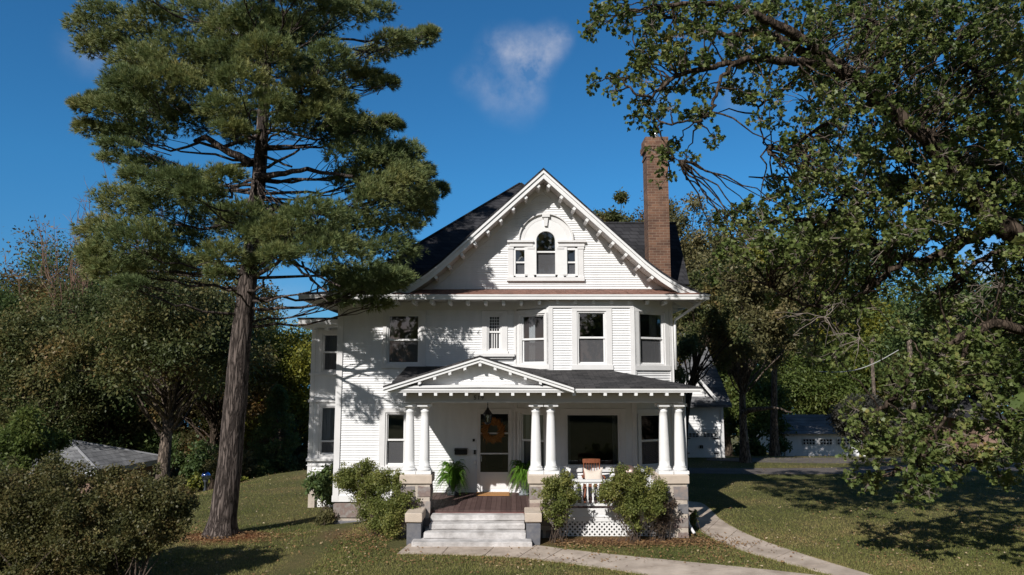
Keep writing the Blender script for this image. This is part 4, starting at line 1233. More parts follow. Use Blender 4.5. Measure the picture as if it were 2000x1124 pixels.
for s in (-1, 1):
    m = MB(); m.tube([(kx + s * .25, ky + .25, kz + .62), (kx + s * .27, ky, kz + .64), (kx + s * .27, ky - .26, kz + .63)], .022, 8); m.tube([(kx + s * .24, ky - .2, kz + .43), (kx + s * .265, ky - .2, kz + .63)], .014, 8); m.build('armrest', CHAIRWOOD, rc, True)
    for d in (-1, 1):
        m = MB(); m.tube([(kx + s * .2, ky + d * .19, kz + .40), (kx + s * .235, ky + d * .23, kz + .2), (kx + s * .25, ky + d * .25, kz + .05)], [.017, .023, .015], 8); m.build('leg', CHAIRWOOD, rc, True)
    m = MB(); m.tube([(kx + s * .25, ky + .55 * t, kz + .025 + .07 * t * t * 1.2) for t in np.linspace(-.8, .9, 9)], .02, 8); m.build('rocker', CHAIRWOOD, rc, True)
# pillow on it
m = MB(); n = 12; vs = []; pw = .42
pc = Vector((kx + .03, ky + .16, kz + .62))
for sd_ in (-1, 1):
    for i in range(n + 1):
        for j in range(n + 1):
            u, q = i / n * 2 - 1, j / n * 2 - 1
            pin = (1 - .13 * (1 - q * q)) * u, (1 - .13 * (1 - u * u)) * q
            th = .085 * ((1 - u ** 4) * (1 - q ** 4)) ** .6
            vs.append((pc.x + pin[0] * pw * .6, pc.y + sd_ * th + pin[1] * .10, pc.z + pin[1] * pw / 2 - (.07 * (1 - u * u) if q > 0 else 0) * q))
k = (n + 1) ** 2
fs = []
for i in range(n):
    for j in range(n):
        a_ = i * (n + 1) + j
        fs += [(a_, a_ + n + 1, a_ + n + 2, a_ + 1), (k + a_, k + a_ + 1, k + a_ + n + 2, k + a_ + n + 1)]
m.add(vs, fs); tag(m.build('pillow', CUSHION, None, True), 'cream throw pillow with pointed corners on the rocking chair', 'pillow')


def slat_chair(cx, cy, z, label):
    r = thing('adirondack_chair', label, 'chair', (cx, cy, z))
    top = P(1098, 911.5, cy + .3).z
    for i in range(5):
        x = cx - .2 + i * .1
        m = MB(); m.add([(x - .044, cy + .14, z + .34), (x + .044, cy + .14, z + .34), (x + .048, cy + .36, top - abs(i - 2) * .03), (x - .048, cy + .36, top - abs(i - 2) * .03), (x - .044, cy + .165, z + .34), (x + .044, cy + .165, z + .34), (x + .048, cy + .385, top - abs(i - 2) * .03), (x - .048, cy + .385, top - abs(i - 2) * .03)], [(0, 1, 2, 3), (7, 6, 5, 4), (3, 2, 6, 7), (1, 5, 6, 2), (0, 3, 7, 4)]); m.build('back_slat', WHITE, r)
    m = MB()
    m.add([(cx - .25, cy - .3, z + .40), (cx + .25, cy - .3, z + .40), (cx + .25, cy + .16, z + .33), (cx - .25, cy + .16, z + .33), (cx - .25, cy - .3, z + .375), (cx + .25, cy - .3, z + .375), (cx + .25, cy + .16, z + .305), (cx - .25, cy + .16, z + .305)], [(0, 1, 2, 3), (7, 6, 5, 4), (0, 4, 5, 1), (1, 5, 6, 2), (3, 7, 4, 0)]); m.build('seat', WHITE, r)
    for s in (-1, 1):
        m = MB(); m.bevbox(cx + s * .31 - .06, cx + s * .31 + .06, cy - .36, cy + .3, z + .56, z + .585, .008); m.build('armrest', WHITE, r)
        m = MB(); m.box(cx + s * .28 - .02, cx + s * .28 + .02, cy - .32, cy - .22, z, z + .56); m.build('leg', WHITE, r)
        m = MB(); m.box(cx + s * .28 - .02, cx + s * .28 + .02, cy + .2, cy + .28, z, z + .56); m.build('leg', WHITE, r)


slat_chair(P(1098, 930, 18.35).x, 18.35, FLOOR, 'white painted slat back garden chair beside the middle porch columns')
# dark barrel chair
bx, by = P(1222, 915, 18.6).x, 18.55
bc = thing('barrel_chair', 'brown metal barrel chair with rounded back near the right porch columns', 'chair', (bx, by, FLOOR))
tz = P(1222, 908.5, by + .2).z
m = MB(); n = 24; vs = []
for i in range(n + 1):
    a_ = math.pi * (1.0 * i / n); hh = tz - .10 * abs(math.cos(a_)) ** 3 - .04 * max(0, 1 - abs(a_ - math.pi / 2) * 6)
    for q, zz_ in ((.27, FLOOR + .42), (.30, hh), (.275, hh), (.25, FLOOR + .42)): vs.append((bx + q * math.cos(a_), by + q * math.sin(a_) * .95, zz_))
fs = [(4 * i + j, 4 * i + (j + 1) % 4, 4 * i + 4 + (j + 1) % 4, 4 * i + 4 + j) for i in range(n) for j in range(4)] + [(3, 2, 1, 0), tuple(4 * n + j for j in range(4))]
m.add(vs, fs); m.build('backrest', STEELGREY, bc, True)
m = MB(); m.lathe([(.25, .40), (.27, .415), (.27, .43), (.2, .445), (.02, .45)], (bx, by, FLOOR), 24); m.build('seat', STEELGREY, bc, True)
for a_ in (.8, 2.3, 3.9, 5.5):
    m = MB(); m.tube([(bx + .2 * math.cos(a_), by + .2 * math.sin(a_), FLOOR + .40), (bx + .26 * math.cos(a_), by + .26 * math.sin(a_), FLOOR)], .014, 8); m.build('leg', STEELGREY, bc, True)
# hose spigot pipe at the foundation
m = MB(); p_ = P(690, 1022, 19.6)
m.tube([(p_.x + .35, 19.98, -.12), (p_.x + .2, 19.7, -.15), (p_.x, 19.6, -.17), (p_.x - .02, 19.6, -.3)], .022, 8)
m.build('drain_pipe', BLACK, house)

# ---------------------------------------------------------------- outbuildings
def outbuilding_panes(F, parent, u0, u1, z0, z1, nu, nz, s=.05):
    m = MB(); F.box(m, u0, u1, z0, z1, .03, .045); w = m.build('window', BLACK, parent)
    m = MB()
    for i in range(nu + 1):
        u = u0 + (u1 - u0) * i / nu; F.box(m, u - s / 2, u + s / 2, z0 - s / 2, z1 + s / 2, .046, .065)
    for i in range(nz + 1):
        z = z0 + (z1 - z0) * i / nz; F.box(m, u0, u1, z - s / 2, z + s / 2, .046, .064)
    m.build('muntin_bars', WHITE, w)


GYY = 33.7
gz = TZ(8, GYY) - .02
FG = Fr((0, GYY, 0), (1, 0, 0))
gar = thing('garage', 'tall white clapboard garage with dark roof behind the right side of the house', 'garage', (7, GYY, gz))
gx1_, gx0_ = P(1413, 850, GYY).x, 3.4
geave = P(1400, 791, GYY).z
du0_, du1_ = P(1336, 850, GYY).x, P(1404, 850, GYY).x
dz1_ = P(1370, 843, GYY).z
m = MB(); siding(m, FG, gx0_, gx1_ - .1, gz, geave, [(du0_ - .1, du1_ + .1, gz, dz1_ + .1)], e=.13); m.build('wall', SIDING, gar)
FGR = Fr((gx1_, GYY, 0), (0, 1, 0)); m = MB(); siding(m, FGR, .02, 8, gz, geave, e=.13); m.build('wall', SIDING, gar)
m = MB(); FG.box(m, gx1_ - .11, gx1_ + .02, gz, geave, -.02, .04); FG.box(m, du0_ - .12, du0_, gz, dz1_ + .12, 0, .05); FG.box(m, du1_, du1_ + .12, gz, dz1_ + .12, 0, .05); FG.box(m, du0_, du1_, dz1_, dz1_ + .12, 0, .05); m.build('trim_board', TRIM, gar)
m = MB(); FG.box(m, du0_, du1_, gz, dz1_, -.05, .0)
for k in range(1, 4): FG.box(m, du0_, du1_, gz + (dz1_ - gz) * k / 4 - .012, gz + (dz1_ - gz) * k / 4 + .012, 0.001, .015)
gd = m.build('garage_door', WHITE, gar)
for (a, b) in ((1338, 1364), (1373, 1400)): outbuilding_panes(FG, gd, P(a, 850, GYY).x, P(b, 850, GYY).x, P(1350, 854, GYY).z, P(1350, 846, GYY).z, 4, 2, .022)
m = MB()
for px in (1367.5, 1371): x = P(px, 872, GYY).x; m.box(x - .025, x + .025, GYY - .1, GYY - .02, P(1, 876, GYY).z, P(1, 870, GYY).z)
for a, b, py in ((1337, 1348, 856), (1393, 1402, 856), (1393, 1402, 885), (1337, 1346, 885)): m.box(P(a, 860, GYY).x, P(b, 860, GYY).x, GYY - .04, GYY - .02, P(1, py + 1.5, GYY).z, P(1, py - .5, GYY).z)
m.build('door_hardware', BLACK, gd)
m = MB()
rg1 = P(1395, 655, GYY + 4.5); e0 = geave
m.add([(gx0_ - .4, GYY - .5, e0), (gx1_ + .3, GYY - .5, e0), (gx1_ + .3, GYY + 4.5, e0 + 3.6), (gx0_ - .4, GYY + 4.5, e0 + 3.6), (gx0_ - .4, GYY + 9.5, e0), (gx1_ + .3, GYY + 9.5, e0), (gx0_ - .4, GYY - .5, e0 - .1), (gx1_ + .3, GYY - .5, e0 - .1)], [(0, 1, 2, 3), (3, 2, 5, 4), (6, 7, 1, 0), (1, 5, 2), (0, 3, 4)])
groof_ = m.build('roof', GREYSHINGLE, gar)
# small wall dormer on the front of the roof
FD = Fr((0, GYY + .05, 0), (1, 0, 0)); dpx = P(1330, 0, GYY).x; pkz = P(1340, 735, GYY).z; dr = P(1398, 788, GYY)
sl_ = (pkz - dr.z) / (dr.x - dpx)
m = MB(); siding(m, FD, lambda z: dpx - (pkz - z) / sl_, lambda z: dpx + (pkz - z) / sl_, geave + .2, pkz - .05, e=.13); m.build('dormer_wall', SIDING, gar)
tt = [(2 * dpx - dr.x, dr.z), (dpx, pkz), (dr.x, dr.z)]
m = MB(); m.ribbon([(x, z + .22) for x, z in tt], [(x, z + .02) for x, z in tt], GYY - .3, GYY - .26); m.build('bargeboard', WHITE, gar)
m = MB(); m.ribbon([(x, z + .25) for x, z in tt], [(x, z + .15) for x, z in tt], GYY - .25, GYY + 3.5); m.build('dormer_roof', GREYSHINGLE, gar)

# low white shed
SY = 44.0
FS = Fr((0, SY, 0), (1, 0, 0))
sx0, sx1 = P(1534, 860, SY).x, P(1690, 860, SY).x
sz0, sz1 = TZ(22, SY) - .1, P(1600, 846, SY).z
shed = thing('garage', 'low white garage with a row of small panes and grey roof beyond the driveway', 'garage', ((sx0 + sx1) / 2, SY, sz0))
m = MB(); siding(m, FS, sx0 + .1, sx1, sz0, sz1, e=.16); m.build('wall', SIDING, shed)
FSL = Fr((sx0, SY + 7, 0), (0, -1, 0)); m = MB(); siding(m, FSL, 0, 6.9, sz0, sz1, e=.16)
m.add([(sx0, SY, sz1), (sx0, SY + 7, sz1), (sx0, SY + 3.5, P(1, 812, SY + 3.5).z - .1)], [(0, 1, 2)]); m.build('wall', SIDING, shed)
m = MB(); FS.box(m, sx0 - .03, sx0 + .11, sz0, sz1, -.03, .04); FS.box(m, sx0 - .1, sx1, sz1 - .12, sz1 + .02, .03, .09); m.build('trim_board', TRIM, shed)
for (a, b) in ((1567.5, 1591), (1601, 1624.5), (1634, 1658)): outbuilding_panes(FS, shed, P(a, 863, SY).x, P(b, 863, SY).x, P(1, 869, SY).z, P(1, 857.5, SY).z, 4, 2, .035)
szr = P(1, 810, SY + 3.5).z
m = MB(); m.add([(sx0 - .35, SY - .4, sz1 - .02), (sx1 + .3, SY - .4, sz1 - .02), (sx1 + .3, SY + 3.5, szr), (sx0 - .35, SY + 3.5, szr), (sx0 - .35, SY + 7.4, sz1 - .02), (sx1 + .3, SY + 7.4, sz1 - .02)], [(0, 1, 2, 3), (3, 2, 5, 4)]); m.build('roof', GREYSHINGLE, shed)
# brown house far right
RYY = 46.0
bh = thing('brown_shed', 'brown sided shed with dark roof far right behind the oak leaves', 'shed', (31.5, RYY, TZ(31, RYY)))
FB = Fr((0, RYY, 0), (1, 0, 0)); b0, b1 = P(1908, 870, RYY).x, P(1956, 870, RYY).x; bz = TZ(31, RYY) - .2
BROWN = M('brown_siding', (.23, .15, .115), .8, .15, 4)
m = MB(); siding(m, FB, b0, b1, bz, bz + 2.6, e=.2); siding(m, Fr((b0, RYY + 7, 0), (0, -1, 0)), 0, 7, bz, bz + 2.6, e=.2); m.build('wall', BROWN, bh)
m = MB(); m.add([(b0 - .6, RYY - .6, bz + 2.5), (b1 + .3, RYY - .6, bz + 2.5), (b1 + .3, RYY + 3, bz + 3.8), (b0 - .6, RYY + 3, bz + 3.8), (b0 - .6, RYY + 7, bz + 2.5), (b1 + .3, RYY + 7, bz + 2.5)], [(0, 1, 2, 3), (3, 2, 5, 4), (0, 3, 4)]); m.build('roof', SHINGLE, bh)

# neighbour bungalow down the slope on the left
NY = 38.0
c_ = P(192, 920, NY)
YBn = NY
while P(332, 894, YBn).z > c_.z: YBn += .05
eR = P(332, 894, YBn)
apN = P(122, 862, (NY + YBn) / 2)
nb = thing('bungalow', 'low bungalow with grey hip roof behind the big hedge', 'house', (c_.x, NY, TZ(c_.x, NY)))
ez_ = c_.z
dR = Vector((eR.x - c_.x, eR.y - c_.y, 0)); lenR = dR.length; dR.normalize(); dL = Vector((-dR.y, dR.x, 0))
c0 = Vector((c_.x, c_.y, ez_)); wN = 15.0
corner = lambda a, b: c0 + dR * a + dL * b
inN = max(1.5, (Vector((apN.x, apN.y, 0)) - Vector((c_.x, c_.y, 0))).dot(dL)); rh_ = apN.z - ez_
dpk = lambda a, b, h: (corner(a, b).x, corner(a, b).y, ez_ + h)
vs = [tuple(corner(0, 0)), tuple(corner(lenR, 0)), tuple(corner(lenR, wN)), tuple(corner(0, wN)), dpk(lenR / 2, inN, rh_), dpk(lenR / 2, wN - inN, rh_)]
lo = [(x, y, z - .28) for x, y, z in vs[:4]]
m = MB(); m.add(vs, [(0, 1, 4), (1, 2, 5, 4), (2, 3, 5), (3, 0, 4, 5)]); nroof = m.build('roof', PALESHINGLE, nb)
m = MB(); m.tube([vs[0], vs[4]], .07, 6); m.tube([vs[4], vs[5]], .07, 6); m.tube([vs[1], vs[4]], .07, 6); m.build('ridge_cap', M('ridge_grey', (.24, .24, .25), .9), nroof)
m = MB(); w4 = [(x, y, z - .01) for x, y, z in vs[:4]]; m.add(w4 + lo, [(0, 4, 5, 1), (1, 5, 6, 2), (2, 6, 7, 3), (3, 7, 4, 0), (4, 7, 6, 5)]); m.build('gutter', M('grey_gutter', (.42, .43, .46), .5, .1), nb)
m = MB(); iv = [tuple(corner(a, b)) for a, b in ((.6, .6), (lenR - .6, .6), (lenR - .6, wN - .6), (.6, wN - .6))]
hi = [(x, y, z - .27) for x, y, z in iv]; lo2 = [(x, y, z - 3.2) for x, y, z in iv]; m.add(hi + lo2, [(0, 4, 5, 1), (1, 5, 6, 2), (2, 6, 7, 3), (3, 7, 4, 0)]); nw = m.build('wall', BROWN, nb)

# utility poles and wire
def pole(px, pyt, Y, r, label):
    t = P(px, pyt, Y); z0 = TZ(t.x, Y) - .3
    m = MB(); m.tube([(t.x, Y, z0), (t.x, Y, t.z)], [r, r * .8], 10)
    rt_ = thing('utility_pole', label, 'utility pole', (t.x, Y, z0), 'utility poles beyond the drive')
    m.build('pole', BARKB, rt_, True)
    return t
pA = pole(1703, 700, 48, .13, 'weathered short wooden utility pole among trees beyond the driveway')
pB = pole(1774, 640, 42, .16, 'taller pale wooden utility pole beside the near oak leaves')
m = MB(); q0, q1 = P(1600, 726, 46), P(1755, 684, 42.4)
m.tube([q0.lerp(q1, t) - Vector((0, 0, .5 * math.sin(math.pi * t))) for t in np.linspace(0, 1, 14)], .025, 5); tag(m.build('overhead_wire', M('pale_wire', (.45, .45, .44))), 'pale sagging wire strung toward the utility poles', 'wire')

# gazing ball on a stand
q = P(402, 930, 33); m = MB()
gb = thing('gazing_ball', 'shiny round garden ball on a stand beyond the pine trunk', 'garden ornament', (q.x, q.y, TZ(q.x, q.y)))
m.lathe([(.2 * math.sin(t), -.2 * math.cos(t)) for t in np.linspace(.05, 3.1, 14)], tuple(q), 18); m.build('ball', M('mirror_ball', (.25, .32, .6), .08, .3, 3, metal=1), gb, True)
m = MB(); m.lathe([(.14, 0), (.06, .1), (.05, q.z - .2 - TZ(q.x, q.y) - .1), (.12, q.z - .18 - TZ(q.x, q.y))], (q.x, q.y, TZ(q.x, q.y)), 12); m.build('stand', URN, gb, True)

# ---------------------------------------------------------------- vegetation
def limb(mb, a, b, r0, r1, rg, sag=.0, n=7, sides=6, wob=.06):
    a, b = Vector(a), Vector(b); d = (b - a).length
    pts = []
    for i in range(n + 1):
        t = i / n
        p = a.lerp(b, t) + Vector((0, 0, sag * d * math.sin(math.pi * t)))
        if 0 < i < n: p += Vector([float(x) for x in rg.normal(0, wob * d / 3, 3)])
        pts.append(p)
    mb.tube(pts, [r0 + (r1 - r0) * (i / n) ** .8 for i in range(n + 1)], sides, False)
    return pts


def cloud(rg, centers, radii, per, ln, tpl=QUADLEAF, wfac=.75, squash=.85, up=.55, out=.5, core=0.0):
    """leaves through the volume of each clump, denser toward its outside"""
    C = np.repeat(centers, per, 0); Rr = np.repeat(radii, per)
    u = unit(rg, len(C)); q = rg.random(len(C)) ** (1 / 2.2) * (1 - core) + core
    q = q * (1 + .25 * rg.normal(size=len(C)))
    off = u * (Rr * q)[:, None]; off[:, 2] *= squash
    pos = C + off
    L = u * out + unit(rg, len(C)) + np.array([0, 0, -.25])
    N_ = unit(rg, len(C)) * .8 + np.array([0, 0, up]) + u * .35
    l = ln * rg.uniform(.5, 1.55, len(C))
    cr = np.repeat(rg.random(len(centers)), per)
    return leaves(tpl, pos, L, N_, l, l * wfac, np.clip(.6 * rg.random(len(C)) + .4 * cr, 0, 1))


DENS = 3.0


def crown_points(rg, n, w, h, zc, seed_ang=None, shell=.45):
    u = unit(rg, n); u[:, 2] = np.where(u[:, 2] < -.55, -u[:, 2], u[:, 2])
    k = rg.uniform(0, 2 * math.pi, 4)
    az = np.arctan2(u[:, 1], u[:, 0])
    lob = 1 + .16 * np.sin(2 * az + k[0]) + .12 * np.sin(3 * az + k[1] + u[:, 2] * 3) + .10 * np.sin(5 * az + k[2] + 4 * u[:, 2])
    r = (shell + (1 - shell) * rg.random(n) ** .6) * lob
    return u * r[:, None] * np.array([w / 2, w / 2, h / 2]) + np.array([0, 0, zc])


def tree(name, label, cat, x, y, H, w, mat, rg, bark=BARKO, clear=.28, tr=.32, nclump=60, per=150, leaf=.2, group=None, z0=None, lean=(0, 0), rcl=.17, tpl=QUADLEAF, wfac=.75, shell=.45):
    z0 = TZ(x, y) - .1 if z0 is None else z0
    r = thing(name, label, cat, (x, y, z0), group)
    hc = H * (1 - clear)
    pts = crown_points(rg, nclump, w, hc, H - hc / 2, shell=shell) + np.array([lean[0] * .6, lean[1] * .6, 0])
    mb = MB(); n = 10; sp = []
    topz = H * (clear + .62 * (1 - clear))
    for i in range(n + 1):
        t = i / n; sp.append(Vector((lean[0] * t * t + .12 * math.sin(3 * t + H), lean[1] * t * t + .1 * math.cos(4 * t + w), topz * t)) + Vector((x, y, z0)))
    mb.tube(sp, [tr * (1.45 if i == 0 else 1.12 if i == 1 else 1) * (1 - .8 * i / n) for i in range(n + 1)], 12, False)
    for p in pts:
        h = np.clip(p[2] * rg.uniform(.45, .8), H * clear * .8, topz); k = h / topz * n; i = min(int(k), n - 1)
        a = sp[i].lerp(sp[i + 1], k - i)
        limb(mb, a, Vector((x + p[0], y + p[1], z0 + p[2])), tr * .28 * (1 - .6 * h / topz), .02, rg, sag=.05, n=5, sides=5)
    mb.build('trunk', bark, r, True)
    rad = rcl * w * rg.uniform(.65, 1.25, nclump)
    v, f, q = cloud(rg, pts + np.array([x, y, z0]), rad, int(per * DENS), leaf * .92, tpl, wfac)
    npmesh('crown', v, f, q, mat, r)
    return r


def tree_px(name, label, cat, px, pyt, Y, wpx, mat, seed, **k):
    rg = np.random.default_rng(seed)
    t = P(px, pyt, Y); z0 = TZ(t.x, Y) - .15
    return tree(name, label, cat, t.x, Y, t.z - z0, wpx / FPX * Y, mat, rg, z0=z0, **k)


OLIVE = leafmat('olive_leaf', [(0, (.045, .062, .022)), (.4, (.095, .115, .040)), (.62, (.155, .150, .055)), (.82, (.23, .16, .058)), (1, (.30, .155, .055))], patch=.55, pscale=.5)
DARKGREEN = leafmat('dark_leaf', [(0, (0.044, 0.073, 0.028)), (.5, (0.101, 0.152, 0.049)), (1, (0.239, 0.253, 0.080))], patch=.35, pscale=.35)
RUSSET = leafmat('russet_leaf', [(0, (.045, .050, .020)), (.4, (.095, .088, .034)), (.65, (.18, .120, .045)), (.85, (.27, .145, .05)), (1, (.34, .17, .055))], patch=.55, pscale=.4)
GOLD = leafmat('gold_green_leaf', [(0, (.060, .085, .018)), (.4, (.13, .15, .028)), (.75, (.28, .255, .035)), (1, (.42, .32, .04))], patch=.5, pscale=.35, trans=.35)
MIDGREEN = leafmat('mid_leaf', [(0, (0.050, 0.083, 0.020)), (.5, (0.108, 0.145, 0.035)), (1, (0.216, 0.215, 0.056))], patch=.4, pscale=.4)
PURPLE = leafmat('plum_leaf', [(0, (0.030, 0.030, 0.027)), (.5, (0.063, 0.063, 0.051)), (1, (0.135, 0.120, 0.098))], patch=.3)
GREYGREEN = leafmat('grey_olive_leaf', [(0, (0.066, 0.072, 0.029)), (.5, (0.150, 0.141, 0.059)), (.85, (0.264, 0.215, 0.098)), (1, (0.376, 0.241, 0.116))], patch=.35, pscale=.5)
HEDGE = leafmat('hedge_leaf', [(0, (0.042, 0.053, 0.022)), (.45, (0.107, 0.107, 0.037)), (.75, (0.188, 0.143, 0.056)), (.93, (0.267, 0.126, 0.067)), (1, (0.321, 0.092, 0.062))], patch=.45, pscale=1.1)
SHRUB = leafmat('shrub_leaf', [(0, (0.066, 0.091, 0.026)), (.45, (0.166, 0.191, 0.049)), (.8, (0.272, 0.260, 0.076)), (1, (0.377, 0.207, 0.099))], patch=.4, pscale=1.6)

BT = 'trees behind the lawn'
tree_px('oak_tree', 'brown tinged oak at the far left edge with open sky gaps', 'tree', 40, 492, 50, 340, RUSSET, 11, nclump=150, per=150, leaf=.22, clear=.06, rcl=.145, group=BT)
tree_px('oak_tree', 'dark green oak left of the pine, rising behind the bungalow roof', 'tree', 175, 505, 47, 300, DARKGREEN, 12, nclump=110, per=170, leaf=.2, clear=.06, rcl=.14, group=BT)
tree_px('oak_tree', 'broad olive oak with bare grey trunk just left of the pine trunk', 'tree', 345, 515, 34.5, 340, OLIVE, 13, nclump=110, per=190, leaf=.17, clear=.33, tr=.36, bark=BARKB, rcl=.13, group=BT)
tree_px('oak_tree', 'russet orange oak behind the pine trunk', 'tree', 430, 560, 44, 240, RUSSET, 14, nclump=80, per=170, leaf=.2, clear=.18, rcl=.14, group=BT)
tree_px('maple_tree', 'yellow green tree between the pine and the house wing', 'tree', 560, 640, 47, 210, GOLD, 15, nclump=80, per=170, leaf=.2, clear=.12, rcl=.14, group=BT)
tree_px('oak_tree', 'rounded green tree right behind the pine trunk, below the roof eave', 'tree', 500, 632, 52, 190, MIDGREEN, 16, nclump=70, per=170, leaf=.22, clear=.12, rcl=.15, group=BT)
tree_px('maple_tree', 'small orange yellow maple low beside the grey oak trunk', 'tree', 305, 758, 53, 170, GOLD, 17, nclump=40, per=160, leaf=.2, clear=.42, rcl=.15, group=BT, tr=.12)
tree_px('oak_tree', 'shadowy deep green tree at the left edge behind the hedge', 'tree', -60, 560, 44, 330, DARKGREEN, 18, nclump=80, per=190, leaf=.16, clear=.15, rcl=.14, group=BT)
tree_px('oak_tree', 'leafy young oak hanging over the left end of the bungalow roof', 'tree', 52, 815, 27, 150, MIDGREEN, 19, nclump=44, per=170, leaf=.13, clear=.2, rcl=.15, group=BT, tr=.12)
tree_px('oak_tree', 'grey green tree filling the gap behind the bungalow', 'tree', 230, 640, 50, 330, GREYGREEN, 20, nclump=90, per=170, leaf=.24, clear=.05, rcl=.14, group=BT)
tree_px('oak_tree', 'olive brown oak low in the gap between the far left oak and the dark oak', 'tree', 95, 585, 43, 250, OLIVE, 41, nclump=90, per=170, leaf=.19, clear=.06, rcl=.14, group=BT)
tree_px('oak_tree', 'rusty brown oak filling the gap behind the grey trunk and the pine', 'tree', 455, 650, 50, 230, RUSSET, 42, nclump=90, per=170, leaf=.22, clear=.04, rcl=.15, group=BT)
# conifer near the wing
rg = np.random.default_rng(33)
def conifer(label, px, pyt, Y, wpx, mat, seed):
    rg = np.random.default_rng(seed); t = P(px, pyt, Y); z0 = TZ(t.x, Y) - .1; H = t.z - z0; w = wpx / FPX * Y
    r = thing('spruce_tree', label, 'tree', (t.x, Y, z0), BT)
    m = MB(); m.tube([(t.x, Y, z0), (t.x, Y, z0 + H * .97)], [.16, .02], 8, False)
    C, R_ = [], []
    for i in range(90):
        q = i / 90; a = rg.uniform(0, 6.28); rr = w / 2 * (1 - q) ** .8 * rg.uniform(.5, 1)
        p = np.array([t.x + rr * math.cos(a), Y + rr * math.sin(a), z0 + .4 + q * (H - .4) - .15 * rr]); C.append(p); R_.append(.18 + .25 * (1 - q))
        m.tube([(t.x, Y, p[2] + .25 * rr), tuple(p)], [.03, .01], 4, False)
    m.build('trunk', BARKB, r, True)
    v, f, q = cloud(rg, np.array(C), np.array(R_), 130, .16, QUADLEAF, .4, .6, .2, 1.0); npmesh('crown', v, f, q, mat, r)
conifer('dark spruce low between the pine trunk and the house wing', 545, 755, 40, 130, DARKGREEN, 3)
conifer('tall grey green spruce between the two utility poles', 1752, 690, 50, 110, GREYGREEN, 4)
# right hand trees
forked = tree_px('oak_tree', 'gnarled oak with forked trunk in front of the tall garage', 'tree', 1440, 515, 31.7, 250, GREYGREEN, 21, nclump=95, per=180, leaf=.15, clear=.42, tr=.21, bark=BARKB, rcl=.12, group=BT, lean=(.5, 0))
tree_px('maple_tree', 'golden green maple with straight trunk left of the low garage', 'tree', 1500, 470, 37, 240, GOLD, 22, nclump=85, per=180, leaf=.18, clear=.50, tr=.22, bark=BARKB, rcl=.13, group=BT)
tree_px('oak_tree', 'olive oak rising behind the house roof right of the chimney', 'tree', 1340, 415, 46, 230, GREYGREEN, 23, nclump=80, per=150, leaf=.22, clear=.25, rcl=.12, group=BT)
tree_px('oak_tree', 'oak whose top shows over the roof just left of the chimney', 'tree', 1195, 398, 50, 110, OLIVE, 24, nclump=45, per=170, leaf=.22, clear=.3, rcl=.16, group=BT)
tree_px('oak_tree', 'oak whose thin top shows over the roof beside the chimney shaft', 'tree', 1278, 420, 53, 150, RUSSET, 25, nclump=80, per=110, leaf=.22, clear=.35, rcl=.13, shell=.6, group=BT)
# the low limb forking right from the gnarled oak
mb = MB(); fa = P(1449, 808, 31.6); rgf = np.random.default_rng(2)
limb(mb, fa, P(1487, 799, 31.2), .14, .10, rgf, .06, 6, 8, .02); limb(mb, P(1486, 799, 31.2), P(1545, 806, 31), .09, .03, rgf, .08, 6, 7, .04)
mb.build('limb', BARKB, forked, True)
tree_px('oak_tree', 'mid green tree filling the gap left of the low garage roof', 'tree', 1570, 650, 56, 210, MIDGREEN, 34, nclump=90, per=170, leaf=.24, clear=.03, rcl=.15, group=BT)
tree_px('oak_tree', 'mid green tree behind the tall garage roof', 'tree', 1415, 640, 52, 150, MIDGREEN, 35, nclump=70, per=170, leaf=.24, clear=.03, rcl=.16, group=BT)
tree_px('maple_tree', 'yellow green maple behind the low white garage', 'tree', 1665, 600, 58, 280, GOLD, 26, nclump=120, per=170, leaf=.26, clear=.05, rcl=.13, group=BT)
tree_px('oak_tree', 'dark oak behind the golden maple and the low garage', 'tree', 1590, 440, 66, 330, DARKGREEN, 27, nclump=110, per=170, leaf=.26, clear=.2, rcl=.13, group=BT)
tree_px('oak_tree', 'deep green oak far right behind the near oak branches', 'tree', 1900, 560, 50, 380, DARKGREEN, 28, nclump=110, per=170, leaf=.26, clear=.22, rcl=.13, group=BT)
tree_px('oak_tree', 'mid green oak beyond the utility poles', 'tree', 1780, 600, 62, 280, MIDGREEN, 29, nclump=80, per=170, leaf=.28, clear=.2, rcl=.14, group=BT)
tree_px('oak_tree', 'olive oak beyond the house just right of the bay windows', 'tree', 1316, 560, 28.6, 170, OLIVE, 30, nclump=34, per=170, leaf=.13, clear=.42, rcl=.12, tr=.2, lean=(1.6, 0), group=BT)
tree_px('crabapple_tree', 'small plum grey crabapple in front of the low white garage', 'tree', 1690, 785, 37, 130, PURPLE, 31, nclump=50, per=170, leaf=.13, clear=.18, rcl=.13, group=BT, tr=.12)
tree_px('oak_tree', 'dark leafy tree filling the gap between the two garages', 'tree', 1468, 740, 44, 120, MIDGREEN, 32, nclump=45, per=170, leaf=.2, clear=.05, rcl=.17, group=BT)
